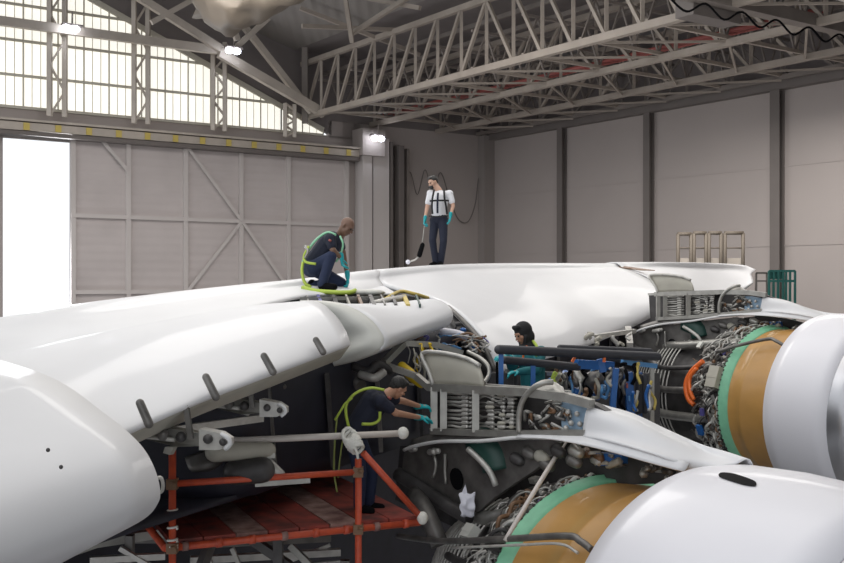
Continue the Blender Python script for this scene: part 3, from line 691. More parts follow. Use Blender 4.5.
# box back wall and floor
Y(MB().poly([pp(432,386),pp(520,390),pp(600,401),pp(592,432),pp(520,432),pp(434,430)][::1], PN*.02).__class__() .poly([pp(x,y,.28) for x,y in ((430,386),(520,390),(596,403),(588,434),(520,434),(432,432))], PN*.03), 'back_web', 'dark_metal')
def rail(pts, w, h, m='alu', name='frame_rail'):
    mb = MB()
    for a, b in zip(pts, pts[1:]): mb.bar(a, b, w, h)
    return Y(mb, name, m)
rail([pp(430,387),pp(480,389.5),pp(525,392),pp(566,397),pp(592,404)], .09,.09,'alu')
rail([pp(430,384,.3),pp(480,385.5,.3),pp(525,388.5,.3),pp(570,393,.3)], .05,.05,'alu_bright')
rail([pp(432,431),pp(480,433),pp(525,433.5),pp(586,433)], .08,.07,'alu')
Y(patch([[pp(410,447,-.02),pp(440,440,-.02),pp(500,438.5,-.02),pp(560,438.5,-.02)],[pp(412,440,.05),pp(440,433,.05),pp(500,433,.05),pp(560,434,.05)]],5,2), 'lower_lip', 'grey_metal', solid=.02)
Y(MB().tube([pp(404,450,-.04),pp(415,446,-.04),pp(440,441.5,-.04),pp(480,441,-.04),pp(520,437.5,-.05),pp(560,438,-.05)], .022, 8, sub=4), 'lip_edge', 'lip_white')
def upright(x0, y0, x1, y1, w=.055): Y(MB().bar(pp(x0,y0,-.01), pp(x1,y1,-.01), w, .08), 'upright', 'alu')
upright(434,387,434,431,.05); upright(443.5,389,443.5,431,.045); upright(475.5,390,475.5,432,.07)
Y(MB().tube([pp(519,432,-.04),pp(519,415,-.05),pp(523,400,-.05),pp(532,389,-.05),pp(543,383,-.03),pp(553,382,.05)], .032, 8, sub=5), 'curved_rib', 'alu')
# bays full of lines
rnd = random.Random(5)
for i in range(9):
    y = 393+i*4.2
    Y(MB().tube([pp(445,y,.12),pp(452,y+rnd.uniform(-1,1),.06),pp(462,y+1,.05),pp(473,y+rnd.uniform(-1,1),.1)], .016, 6, sub=3), 'hydraulic_line', 'alu' if i%2 else 'alu_bright')
    Y(MB().capsule(pp(463,y,.05), pp(467,y,.05), .022,.022), 'union_fitting', 'alu_bright')
for i in range(9):
    y = 395+i*4.0
    Y(MB().tube([pp(478,y,.1),pp(486,y+rnd.uniform(-3,3),.05),pp(498,y+rnd.uniform(-3,3),.05),pp(506,y+rnd.uniform(-3,3),.06),pp(517,y,.1)], .014, 6, sub=4), 'hydraulic_line', rnd.choice(['alu_bright','alu','grey_metal']))
    for x in (490,501,510): Y(MB().capsule(pp(x+rnd.uniform(-3,3),y,.04), pp(x+3,y,.04), .022,.02), 'union_fitting', rnd.choice(['alu_bright','alu','beige_primer']))
for i in range(24):
    x = rnd.uniform(524,572); y = rnd.uniform(404,429)
    Y(MB().tube([pp(x,y,.1),pp(x+rnd.uniform(-8,8),y+rnd.uniform(-6,4),.04),pp(x+rnd.uniform(-10,10),min(431,y+rnd.uniform(-4,8)),.08)], rnd.choice([.01,.014,.02]), 6, sub=4), 'hydraulic_line', rnd.choice(['alu_bright','alu','grey_metal','brown']))
Y(MB().poly([pp(x,y,.1) for x,y in ((560,402),(574,404),(592,410),(584,431),(562,431))], PN*.02), 'blue_bulkhead', 'blue_panel')
for x, y in ((568,412),(577,414),(571,423),(580,424),(566,428)): Y(MB().ball(pp(x,y,.05),(.03,.03,.03),8,6), 'bulkhead_fitting', 'alu_bright')
# raised cover panel on top and beyond
cv = [[pp(424,353,.05),pp(445,353,.05),pp(470,359,.05),pp(480,366,.05)],[pp(428,366,0),pp(448,366,0),pp(468,370,0),pp(482,375,0)],[pp(433,384,0),pp(450,384,0),pp(470,385,0),pp(484,386,0)]]
Y(patch(cv,4,4), 'cover_panel', 'beige_primer', solid=.03)
Y(MB().tube([pp(433,385,-.03),pp(429,372,-.03),pp(422,357,-.02),pp(424,352.5,0),pp(434,352,0),pp(450,354,0),pp(468,359,0),pp(480,366,.02)], .026, 8, sub=4), 'cover_edge', 'alu_bright')
Y(MB().tube([pp(468,352,.5),pp(480,358,.45),pp(488,366,.4),pp(489,375,.35),pp(484,383,.2)], .025, 8, sub=4), 'hinge_arm', 'alu')
Y(patch([[pp(486,386,.35),pp(510,389,.35),pp(530,391,.35)],[pp(486,388.5,.0),pp(510,391,.0),pp(530,393,.0)]],3,2), 'top_skin', 'alu', solid=.015)
dome = [[pp(533,388,.05),pp(543,383,.1),pp(553,382,.15),pp(563,388,.2)],[pp(533,392,0),pp(545,392,0),pp(556,393,.0),pp(566,396,.0)]]
Y(patch(dome,5,4), 'dome_cover', 'alu', solid=.02)
# white forward fairing, flowing onto the cowl
fA = [pp(588,402,.4),pp(606,407,.45),pp(634,415,.5),pp(668,431,.5),pp(700,445,.4),pp(728,453,.3),pp(750,460,.2)]
fB = [pp(590,404,.12),pp(608,410,.14),pp(636,419,.2),pp(668,434,.3),pp(702,450,.35),pp(722,458,.22),pp(736,464,.16)]
fC = [pp(586,412,0),pp(614,420,-.02),pp(642,430,.02),pp(670,442,.1),pp(700,455,.2),pp(714,461,.15),pp(722,466,.1)]
fD = [pp(583,430,0),pp(606,434,-.06),pp(634,442,-.08),pp(660,450,-.05),pp(684,459,.0),pp(696,464,.05),pp(704,469,.08)]
Y(MB().poly([pp(576,398,.05),pp(594,404,.05),pp(606,411,.05),pp(596,411,.05)], PN*.1), 'top_vent', 'dark_metal')
fE = [pp(583,437,-.02),pp(606,441,-.12),pp(634,448.5,-.16),pp(658,456,-.14),pp(672,462,-.08),pp(682,467,.0),pp(690,471,.05)]
fF = [pp(578,437,.3),pp(606,442,.2),pp(634,449,.15),pp(658,457,.15),pp(672,463,.2),pp(682,468,.25),pp(690,472,.25)]
Y(patch([[ p+PN*.15-V((0,0,.25)) for p in fA], fA, fB, fC, fD, fE, fF],5,5), 'forward_fairing', 'white_paint', solid=.01)
Y(patch([[pp(516,437.5,-.08),pp(550,439,-.1),pp(583,445,-.14),pp(615,453,-.18),pp(650,463,-.18),pp(684,472,-.1)],
         [pp(520,433,.0),pp(550,434,.0),pp(583,436,-.03),pp(615,442,-.1),pp(650,451.5,-.12),pp(690,463,-.02)]],5,3), 'lower_fairing', 'white_paint', solid=.015)
# dark lower structure with oval hole
sd = [(404,452),(420,446),(440,443),(500,441),(548,440),(560,443),(552,456),(535,470),(515,483),(495,497),(478,512),(462,512),(440,498),(418,482),(402,470)]
Y(MB().poly([pp(x,y,.12) for x,y in sd], PN*.08), 'side_plate', 'grey_metal')
Y(MB().poly([pp(456+6*math.cos(a*pi/8)+1.5*math.sin(a*pi/8),479+11*math.sin(a*pi/8),.09) for a in range(16)], PN*.02), 'access_hole', 'black')
Y(MB().poly([pp(x,y,.6) for x,y in ((400,446),(600,436),(640,446),(690,466),(690,482),(600,486),(540,520),(460,530),(395,500))], PN*.05), 'inner_web', 'dark_metal')
for x, y in ((411,449),(434,451),(430,452)): Y(MB().capsule(pp(x,y,.06), pp(x+4,y,-.02), .04,.035), 'pin_fitting', 'alu_bright')
Y(MB().tube([pp(434,455,.05),pp(436,466,.05),pp(433,478,.05)], .02, 6, sub=3), 'hydraulic_line', 'alu')
Y(MB().tube([pp(445,454,.05),pp(445,472,.05),pp(446,484,.05)], .02, 6, sub=3), 'hydraulic_line', 'alu')
Y(MB().tube([pp(468,449,-.02),pp(480,460,-.02),pp(490,472,-.02),pp(496,486,0)], .035, 8, sub=4), 'braided_hose', 'alu_bright')
Y(MB().tube([pp(398,474,.08),pp(424,490,.08),pp(452,508,.08),pp(470,518,.1)], .09, 8, sub=3), 'lower_strut', 'dark_metal')
Y(MB().tube([pp(415,495,.0),pp(424,508,-.1),pp(432,525,-.15),pp(440,545,-.15)], .11, 10, sub=4), 'drain_duct', 'grey_metal')
Y(MB().tube([pp(478,440,.2),pp(495,452,.2),pp(500,470,.2)], .2, 10, sub=4), 'green_duct', 'dark_green')
for x, y, m in ((515,458,'dark_metal'),(527,452,'grey_metal'),(540,456,'beige_primer'),(556,450,'dark_metal'),(545,464,'grey_metal'),(574,450,'alu'),(572,460,'grey_metal')):
    Y(MB().capsule(pp(x,y,.1), pp(x+5,y+3,.1), .07,.06), 'valve_body', m)
for i in range(26):
    x = rnd.uniform(575,682); y = 446+(x-575)*.22+rnd.uniform(2,12)
    Y(MB().tube([pp(x,y,.3),pp(x+rnd.uniform(-9,9),y+rnd.uniform(-3,4),.22),pp(x+rnd.uniform(-12,12),y+rnd.uniform(-2,6),.3)], rnd.choice([.014,.02,.04]), 6, sub=4), 'bleed_line', rnd.choice(['alu_bright','alu','grey_metal','brown','beige_primer']))
Y(MB().poly([pp(596,453,.25),pp(622,455,.25),pp(622,465,.25),pp(596,466,.25)], PN*.1), 'blue_unit', 'blue')
tag(py, 'near engine pylon with open equipment bays and white fairing, before the crouching technician', 'pylon', 'engine pylons')
# the far pylon is the same assembly on the outer engine
off = V((7.583,19.6,-2.371+EYE))-V((2.748,9.588,-3.457+EYE))
p2 = copy_tree(py)
rotz = math.radians(65.5-59.2); rel = Matrix.Rotation(rotz, 3, 'Z')@(py.location-V((2.748,9.588,-3.457+EYE)))
p2.location = V((7.583,19.6,-2.371+EYE))+rel+V((.3,0,-.1)); p2.rotation_euler = (0,0,rotz)
p2['label'] = 'far engine pylon with open equipment bays, below the far end of the wing'

# ------------------------------------------------------------------ scaffold platform
DZ = EYE-2.5; A0 = V((-2.44,10.1,DZ)); U = V((.914,.405,0)); Vv = V((-.405,.914,0))
def pf(u, v, z=0): return A0+U*u+Vv*v+V((0,0,z))
sc = empty('scaffold_platform', pf(1.3,1.3,0)); tag(sc, 'red scaffold platform with worn red planks and guard rail, lower left of centre', 'scaffold')
n = 8; cols = ['red_plank','red_plank','plank_worn','red_plank','red_plank','plank_worn','red_plank','red_plank']
for i in range(n):
    u0 = .02+i*.325; MB().poly([pf(u0,.0,-.04),pf(u0+.31,.0,-.04),pf(u0+.31,2.6,-.04),pf(u0,2.6,-.04)], (0,0,.05)).build('plank', cols[i], sc)
MB().tube([pf(-.04,-.05,-.05), pf(2.62,-.05,-.05)], .036, 10).build('edge_tube', 'red_scaffold', sc)
MB().tube([pf(2.62,-.05,-.05), pf(2.62,2.6,-.05)], .036, 10).build('edge_tube', 'red_scaffold', sc)
MB().tube([pf(-.04,-.05,-.05), pf(-.04,2.6,-.05)], .036, 10).build('edge_tube', 'red_scaffold', sc)
MB().tube([pf(-.04,2.6,-.05), pf(2.62,2.6,-.05)], .036, 10).build('edge_tube', 'red_scaffold', sc)
pl = pf(.02,-.1,0); MB().tube([V((pl.x,pl.y,0)), pl+V((0,0,.92))], .035, 12).build('post', 'red_scaffold', sc)
pr = pf(1.91,-.1,0); MB().tube([V((pr.x,pr.y,0)), pr+V((0,0,.68))], .035, 12).build('post', 'red_scaffold', sc)
MB().tube([pl+V((0,0,.57)), pr+V((0,0,.545))], .032, 12).build('guard_rail', 'red_scaffold', sc)
MB().tube([pr+V((.05,0,.74)), pf(2.62,-.05,.02)], .034, 12).build('brace', 'red_scaffold', sc)
MB().tube([pf(.9,2.4,0), pf(.9,2.4,1.1)], .03, 10).build('rear_post', 'black', sc)
for c in (pl+V((0,0,.57)), pr+V((0,0,.545)), pl+V((0,0,-.04)), pr+V((0,0,-.04))):
    MB().bar(c-V((0,0,.05)), c+V((0,0,.05)), .1,.1).tube([c+V((0,-.07,.02)), c+V((.06,-.08,.02))], .014, 6).build('coupler', 'brown', sc)
for z in (.14,.02,-.04,.3): MB().tube([pl+V((math.cos(a)*.045, math.sin(a)*.045, z+a*.004)) for a in [k*.5 for k in range(14)]], .012, 5).build('tape_wrap', 'rope', sc)
for k in range(8):
    c = pf(.15+k*.33,-.05,-.05); MB().tube([c-U*.03, c+U*.03], .045, 10).build('clamp', 'red_scaffold' if k%3 else 'plank_worn', sc)
MB().ball(pf(2.64,-.08,.0), (.06,.06,.07), 12, 8).build('end_cap', 'rope', sc)
# white tube rail along the top, with padded end and rope lashing
tr = empty('white_tube_rail', at(351,437,10.75)); tag(tr, 'long pale tube with round padded end lashed across the scaffold post', 'rail')
MB().tube([at(224,441,10.4), at(398,433.5,10.95)], .034, 12).build('tube', 'pale_tube', tr)
MB().ball(at(403,433,10.95), (.06,.06,.065), 14, 10).build('padded_end', 'rope', tr)
kn = MB()
for k in range(7):
    a = k*.45; c = at(348+k*1.6,434+k*2.4,10.68)
    kn.tube([c+V((math.cos(q)*.055, -.02+math.sin(q)*.06, math.sin(q+a)*.055)) for q in [j*.63 for j in range(11)]], .02, 6)
kn.tube([at(354,446,10.6),at(357,452,10.6),at(358,459,10.6)], .015, 6)
kn.build('rope_lashing', 'rope', tr)
# light grey dock frame below
dk = empty('dock_frame', at(200,560,11)); tag(dk, 'pale grey steel frame under the red platform', 'frame')
for a, b, w_, m in (((78,545,11.2),(172,531,11.6),.12,'alu'),((100,538,12),(190,538,12),.12,'grey_metal'),((130,535,11),(128,620,11),.1,'grey_metal'),((182,545,11.2),(330,538,11.8),.09,'grey_metal'),
      ((215,530,11),(190,600,10.8),.11,'dark_metal'),((245,535,11.3),(290,566,11.3),.11,'dark_metal'),((278,536,11.2),(279,600,11.2),.12,'dark_metal'),((90,560,10.8),(165,556,11),.08,'alu_bright'),
      ((120,548,10.9),(150,566,10.9),.06,'alu_bright'),((190,560,12.5),(340,552,13),.1,'alu_bright'),((290,545,12),(345,600,12),.09,'alu'),((232,548,12.5),(250,590,12.5),.06,'alu_bright'),
      ((205,551,12),(228,600,12),.06,'alu_bright'),((255,575,13),(330,545,13),.05,'alu_bright'),((60,556,11.4),(100,542,11.6),.1,'alu'),((160,520,11.5),(130,500,11.8),.06,'alu')):
    MB().bar(at(*a), at(*b), w_, w_*.8).build('strut', m, dk)
for x in (110,130,278,345): p = at(x,560,11.6); MB().bar(V((p.x,p.y,0)), p, .1,.1).build('leg', 'grey_metal', dk)
MB().poly([at(200,575,13.5),at(345,560,14),at(345,600,14),at(200,620,13.5)], (0,.05,0)).build('tray', 'alu_bright', dk)

# ------------------------------------------------------------------ blue engine stand with padded rails
bs = empty('blue_work_stand', at(560,420,13.2)); tag(bs, 'blue work stand with black padded top rails and red tags, in front of the woman', 'stand')
MB().capsule(at(499,349.5,12.3), at(657,356.5,13.4), .057,.057).build('padded_rail', 'rubber', bs)
MB().capsule(at(560,347.5,13.6), at(650,351,14.4), .04,.04).build('padded_rail', 'rubber', bs)
MB().capsule(at(505,360,12.6), at(578,367,13.1), .05,.05).build('padded_rail', 'rubber', bs)
MB().capsule(at(560,353,13.4), at(640,362,13.9), .035,.035).build('padded_rail', 'rubber', bs)
def bl(a, b, w_, m='blue', nm='post'): MB().bar(at(*a), at(*b), w_, w_).build(nm, m, bs)
bl((501,354,12.35),(501,420,12.35),.055); bl((533,366,12.7),(533,430,12.7),.055); bl((497,362,12.9),(497,420,12.9),.03,'black')
bl((576,364,13.1),(612,366,13.3),.11,'blue','cross_member'); bl((600,359,13.2),(603,372,13.2),.08); bl((622,362,13.3),(656,366,13.5),.06,'blue_light','cross_member')
bl((628,372,13.3),(631,420,13.3),.10,'blue'); bl((616,368,13.1),(612,412,13.1),.07,'blue'); bl((640,372,13.5),(640,420,13.5),.05,'blue'); bl((652,366,13.6),(652,430,13.6),.05,'alu')
for a, b, w_ in (((578,352,12.9),(572,362,12.9),.05),((604,352,13.0),(604,362,13.0),.06)):
    MB().bar(at(*a), at(*b), w_, .03).build('red_tag', 'orange', bs)
for x, y in ((627,383),(629,396)): MB().bar(at(x,y,13.15), at(x,y+5,13.15), .05,.02).build('label_plate', 'red_pipe' if y<390 else 'blue_light', bs)
for x in (621,639,645):
    MB().capsule(at(x,378,13.4), at(x,410,13.4), .055,.055).build('damper_cylinder', 'rubber', bs)
for k in range(12):
    x = random.uniform(555,608); y = random.uniform(372,395)
    MB().capsule(at(x,y,13.6), at(x+random.uniform(-8,8),y+random.uniform(2,10),13.5), .05,.06).build('fitting', random.choice(['grey_metal','alu','beige_primer','dark_metal','blue']), bs)
loom(30, 552,612, 368,398, 13.1,13.5, ['alu_bright','beige_primer','grey_metal','brown','black','blue_light'], True, (.012,.03), 'hose', bs)
loom(14, 612,660, 364,410, 13.0,13.3, ['alu_bright','blue','grey_metal','yellow_mark','black'], True, (.012,.025), 'hose', bs)
MB().ball(at(594,380,13.4), (.13,.12,.12), 14, 10).build('air_motor', 'grey_metal', bs)
MB().tube([at(556,372,13),at(553,380,13),at(560,390,12.9),at(566,398,12.9)], .03, 8, sub=4).build('green_hose', 'hivis', bs)
for x in (505,515,545): bl((x,372,13.6),(x,440,13.6),.04,'dark_metal')
MB().poly([at(490,373,13.9),at(660,373,14.6),at(660,440,14.6),at(490,440,13.9)], (0,.05,0)).build('rear_panel', 'dark_metal', bs)
bl((506,371,13.5),(555,374,13.7),.05,'alu','cross_member')
MB().poly([V((x,y,6.32)) for x,y in ((.8,12.75),(2.4,13.1),(2.2,14.3),(.6,13.95))], (0,0,.06)).build('deck', 'blue', bs)
for x,y in ((.85,12.8),(2.35,13.15),(2.2,14.2),(.65,13.9)): MB().tube([V((x,y,0)), V((x,y,6.34))], .04, 8).build('leg', 'blue', bs)

# ------------------------------------------------------------------ stands at the far end
hr = empty('handrail_stand', at(710,265,47)); tag(hr, 'row of grey brown guard rail frames standing beyond the far wing', 'guard rail')
for i, (x0, x1) in enumerate(((678,691),(694,706),(709,721),(725,743))):
    top = 234-(1 if i else 0)
    fr_ = MB()
    for x in (x0, x1): fr_.tube([at(x,285,47), at(x,top,47)], .08, 6)
    fr_.tube([at(x0-.5,top,47), at(x1+.5,top,47)], .085, 6); fr_.tube([at(x0,248,47), at(x1,248,47)], .035, 6)
    fr_.build('rail_frame', 'rail_brown', hr)
    MB().poly([at(x0+1,258,47.1),at(x1-1,258,47.1),at(x1-1,264,47.1),at(x0+1,264,47.1)], (0,.05,0)).build('toe_board', 'steel_cream', hr)
p = at(686,285,47.5); MB().tube([V((p.x,p.y,0)), p], .12, 8).build('leg', 'steel_grey', hr)
p = at(735,285,47.5); MB().tube([V((p.x,p.y,0)), p], .12, 8).build('leg', 'steel_grey', hr)
p0 = at(678,285,47); p1 = at(743,285,47); MB().poly([p0,p1,p1+V((0,1.5,0)),p0+V((0,1.5,0))], (0,0,-.1)).build('deck', 'steel_grey', hr)
gs = empty('green_stand', at(775,295,37)); tag(gs, 'dark green access stand with barred cage sides at the far right', 'stand')
def gbar(a, b, w_=.06, m='teal_paint'): MB().bar(at(*a), at(*b), w_, w_).build('bar', m, gs)
for x in (756,767): gbar((x,273,37),(x,310,37),.07,'column_dark')
gbar((756,273,37),(767,273,37),.07,'column_dark'); gbar((756,281,37),(767,281,37),.05,'column_dark')
for x in (769,773.5,778,783,786,790,795): gbar((x,271,36.5),(x,310,36.5),.07)
for y in (271,281): gbar((769,y,36.5),(795,y,36.5),.08)
MB().poly([at(769,272,36.55),at(783,272,36.55),at(783,279,36.55),at(769,279,36.55)], (0,.05,0)).build('panel', 'teal_paint', gs)
MB().poly([at(755,310,36.5),at(796,310,36.5),at(796,308,37.6),at(755,308,37.6)], (0,0,-.1)).build('deck', 'teal_paint', gs)
for x in (757,794): p = at(x,310,37); MB().bar(V((p.x,p.y,0)), p, .12,.12).build('leg', 'teal_paint', gs)

# ------------------------------------------------------------------ people
def remesh(o, vox, sm_=2):
    m = o.modifiers.new('r', 'REMESH'); m.mode = 'VOXEL'; m.voxel_size = vox; m.use_smooth_shade = True
    s = o.modifiers.new('s', 'SMOOTH'); s.iterations = sm_; s.factor = .5; return o
def hand(mb, wrist, d, palm, side, sc=1.0, curl=.5, glove=.002):
    """palm + four fingers + thumb; d along the hand, palm = direction the palm faces"""
    d = V(d).normalized(); pn = V(palm); pn = (pn-d*pn.dot(d)).normalized(); x = d.cross(pn)*side
    w = V(wrist)
    for k in (-.6,0,.6): mb.capsule(w+x*.03*k*sc, w+(d*.085+x*.036*k)*sc, .017*sc, .016*sc)
    mb.capsule(w-d*.03*sc, w+d*.02*sc, .03*sc, .028*sc)
    for i, (o_, L) in enumerate(((.033,.070),(.011,.080),(-.011,.074),(-.032,.058))):
        b = w+(d*.09+x*o_)*sc; c = curl*(.8+.15*i); d1 = (d*math.cos(c)+pn*math.sin(c)); d2 = (d*math.cos(2.1*c)+pn*math.sin(2.1*c))
        m1 = b+d1*L*.5*sc; mb.capsule(b-d*.01, m1, .0095*sc+glove, .009*sc+glove, 8); mb.capsule(m1, m1+d2*L*.5*sc, .009*sc+glove, .0075*sc+glove, 8)
    tb = w+(d*.025+x*.03)*sc; td = (d*.65+x*.65+pn*.4).normalized(); t1 = tb+td*.042*sc
    mb.capsule(tb, t1, .014*sc, .011*sc, 8); mb.capsule(t1, t1+(td*.6+d*.6+pn*.3).normalized()*.032*sc, .011*sc, .0085*sc, 8)
def head(mb, c, face, up, s=1.0):
    """skull, jaw, nose, ears, neck root; face = direction looked at"""
    f = V(face).normalized(); u = V(up); u = (u-f*u.dot(f)).normalized(); x = f.cross(u); R = Matrix((x, f, u)).transposed()
    g = lambda a, b, d: V(c)+R@(V((a,b,d))*s)
    mb.ball(g(0,-.012,.028), (.076*s,.095*s,.088*s), 18, 14, R); mb.ball(g(0,.02,-.045), (.058*s,.068*s,.068*s), 16, 12, R)
    mb.capsule(g(0,.06,-.085), g(0,.045,-.09), .022*s, .03*s); mb.capsule(g(0,.088,.012), g(0,.108,-.022), .009*s, .014*s, 8)
    mb.capsule(g(-.035,.072,.03), g(.035,.072,.03), .016*s, .016*s, 8); mb.capsule(g(-.018,.083,-.055), g(.018,.083,-.055), .010*s, .010*s, 8)
    for k in (-1,1): mb.capsule(g(k*.078,-.01,.015), g(k*.076,-.008,-.02), .014*s, .010*s, 8); mb.ball(g(k*.045,.05,-.02), (.025*s,.03*s,.03*s), 10, 8, R)
    return g, R
def face_bits(root, g, R, s=1.0):
    for k in (-1,1): MB().ball(g(k*.031,.083,.008), .0105*s, 8, 6).build('eye', 'eye', root)
    MB().capsule(g(-.02,.094,-.053), g(.02,.094,-.053), .005*s, .005*s, 8).build('mouth', 'mouth', root)
def person(J, skin, top, trous, label, hairf, glove_spec, s=1.0, vox=.011, boots='black', sleeve=.6, group='maintenance technicians'):
    """J: joint dictionary in world coordinates"""
    b = MB(); g, R = head(b, J['head'], J['face'], J['up'], s)
    b.capsule(J['neck'], g(0,-.025,-.05), .064*s, .056*s)
    chest = J['chest']; pel = J['pelvis']
    b.capsule(pel, chest, .13*s, .14*s); b.capsule(chest, J['neck'], .12*s, .06*s)
    for k in ('L','R'):
        b.capsule(chest.lerp(J['sh'+k],.5), J['sh'+k], .10*s, .062*s); b.capsule(J['sh'+k], J['el'+k], .052*s, .040*s); b.capsule(J['el'+k], J['wr'+k], .040*s, .027*s)
        b.capsule(J['wr'+k], J['wr'+k]+(J['hd'+k]).normalized()*.06, .026*s, .022*s)
        b.capsule(pel.lerp(J['hip'+k],.5), J['hip'+k], .12*s, .095*s); b.capsule(J['hip'+k], J['kn'+k], .088*s, .058*s); b.capsule(J['kn'+k], J['an'+k], .056*s, .032*s)
        b.capsule(J['an'+k]-V((0,0,.02)), J['an'+k].lerp(J['toe'+k],.7)-V((0,0,.01)), .026*s, .02*s)
    base = (J['anL']+J['anR'])/2; base.z = min(J['anL'].z, J['anR'].z)-.08
    root = b.build('person', skin, None, origin=base); remesh(root, vox); tag(root, label, 'person', group)
    face_bits(root, g, R, s)
    t = MB(); t.capsule(pel.lerp(chest,.1), chest, .145*s, .158*s); t.capsule(chest, J['neck'].lerp(chest,.35), .135*s, .085*s)
    for k in ('L','R'):
        t.capsule(chest.lerp(J['sh'+k],.45), J['sh'+k], .115*s, .076*s); t.capsule(J['sh'+k], J['sh'+k].lerp(J['el'+k],sleeve), .070*s, .064*s)
        if sleeve >= 1: t.capsule(J['el'+k], J['wr'+k], .058*s, .042*s)
    remesh(t.build('shirt', top, root), vox)
    q = MB(); q.capsule(pel, pel.lerp(chest,.2), .138*s, .14*s)
    for k in ('L','R'):
        q.capsule(pel.lerp(J['hip'+k],.5), J['hip'+k], .135*s, .108*s); q.capsule(J['hip'+k], J['kn'+k], .100*s, .074*s); q.capsule(J['kn'+k], J['an'+k], .074*s, .062*s)
    remesh(q.build('trousers', trous, root), vox)
    for k in ('L','R'):
        bt = MB(); bt.capsule(J['an'+k]+V((0,0,.03)), J['an'+k]-V((0,0,.02)), .056*s, .05*s)
        d = (J['toe'+k]-J['an'+k]); bt.capsule(J['an'+k]-V((0,0,.035)), J['toe'+k], .052*s, .045*s)
        remesh(bt.build('boot', boots, root), .009)
    for k in ('L','R'):
        gl = MB(); cu = glove_spec[k][1]; hand(gl, J['wr'+k], J['hd'+k], glove_spec[k][0], 1 if k == 'L' else -1, 1.05*s, cu)
        gl.capsule(J['wr'+k]-J['hd'+k].normalized()*.05, J['wr'+k], .036*s, .033*s); remesh(gl.build('glove', 'glove', root), .0055, 1)
    if hairf: hairf(root, g, R, s)
    return root, g, R
def strap(root, pts, r=.02, m='hivis', name='harness_strap'):
    return MB().tube(pts, r*.68, 6, sub=5).build(name, m, root)
def short_hair(root, g, R, s):
    h = MB(); h.ball(g(0,-.026,.045), (.083*s,.095*s,.088*s), 20, 14, R); h.ball(g(0,-.07,-.0), (.062*s,.04*s,.06*s), 14, 10, R)
    h.ball(g(0,.035,.098), (.06*s,.045*s,.03*s), 14, 10, R)
    remesh(h.build('hair', 'hair', root), .009, 1)
# 1. standing man on the wing
d = 20.4
J = dict(head=at(433,182.5,d), face=V((-.75,-.55,-.35)), up=V((-.2,0,1)), neck=at(439,190.5,d), chest=at(440.5,199,d), pelvis=at(438.5,217,d),
 shL=at(449.5,193.8,d-.12), shR=at(430.5,193.5,d+.08), elL=at(453,206,d-.15), elR=at(427,208,d+.05), wrL=at(450.5,216,d-.28), wrR=at(425,219.5,d-.05),
 hdL=V((-.1,-.1,-1)), hdR=V((-.15,-.1,-1)), hipL=at(443,220,d-.04), hipR=at(435,220,d+.05), knL=at(443.5,241,d-.12), knR=at(432.5,240,d-.05),
 anL=at(441,261.5,d+.02), anR=at(435.5,261.5,d+.0), toeL=at(439,265,d-.15), toeR=at(431,265,d-.1))
r1, g1, _ = person(J, 'skin_light', 'cloth_white', 'cloth_navy', 'man standing on the wing in white shirt, navy trousers and black harness, holding a tool', short_hair,
   {'L':(V((-1,0,0)),.45),'R':(V((1,-.2,0)),.9)}, 1.0, .011, sleeve=.62)
MB().capsule(g1(-.045,.085,-.06), g1(.045,.085,-.06), .018,.018).ball(g1(0,.07,-.085),(.04,.03,.03)).build('beard', 'hair', r1)
dk_ = d-.22
strap(r1, [at(434,190.5,dk_+.08),at(432.5,198,dk_-.02),at(432,206,dk_),at(432.5,214,dk_+.04)], .028, 'cloth_black')
strap(r1, [at(444,190.5,dk_+.06),at(444.5,198,dk_-.02),at(446,206,dk_-.0),at(447,214,dk_+.02)], .028, 'cloth_black')
strap(r1, [at(430,201,dk_+.1),at(437,200.5,dk_-.04),at(446,200.5,dk_-.02),at(450,201,dk_+.12)], .026, 'cloth_black')
strap(r1, [at(438,193,dk_-.02),at(437.5,202,dk_-.06),at(437.5,213,dk_-.02)], .03, 'cloth_navy', 'necktie')
strap(r1, [at(429.5,216,dk_+.16),at(434,216.5,dk_+.02),at(441,216.5,dk_+.0),at(448,216,dk_+.12)], .02, 'cloth_black', 'belt')
tl = empty('hand_tool', at(421,240,20.3)); tag(tl, 'black handled tool on a cord hanging from the standing man hand', 'tool')
MB().tube([at(424.3,226,20.28),at(423,238,20.25),at(422,244,20.25)], .008, 6).build('cord', 'alu', tl)
MB().capsule(at(422.5,245,20.25), at(419.5,255,20.25), .045,.05).build('handle', 'black', tl)
MB().tube([at(419.5,256,20.25),at(415,260,20.25),at(409,262,20.2)], .018, 6).build('shaft', 'alu_bright', tl)
MB().ball(at(408,262,20.2), .045, 10, 8).build('tip', 'plastic_white', tl)
# 2. kneeling man
d = 16.0
J = dict(head=at(347,226.5,d-.1), face=V((.72,-.35,-.62)), up=V((.3,0,1)), neck=at(340,236,d), chest=at(331,243,d), pelvis=at(312,267,d+.02),
 shL=at(338,240,d+.2), shR=at(330,239,d-.2), elL=at(343,252,d+.2), elR=at(333,250.5,d-.28), wrL=at(347.5,276,d+.1), wrR=at(341.5,258,d-.2),
 hdL=V((.1,-.1,-1)), hdR=V((.2,-.05,-1)), hipL=at(314,269,d+.12), hipR=at(314,268,d-.12), knL=at(341,283,d+.2), knR=at(331,256.5,d-.28),
 anL=at(312,285.5,d+.2), anR=at(322,284,d-.32), toeL=at(299,285.5,d+.15), toeR=at(334,287,d-.4))
r2, g2, _ = person(J, 'skin_dark', 'cloth_navy', 'cloth_blue', 'bald man kneeling on the wing in navy overalls with green and yellow harness', None,
   {'L':(V((-1,0,-.2)),.5),'R':(V((1,-.3,0)),.6)}, 1.18, .012)
q = d-.3
strap(r2, [at(336,235,q+.1),at(327,232.5,q+.12),at(316,240,q+.1),at(308,251,q+.12),at(303,262,q+.15)], .028, 'hivis_mint')
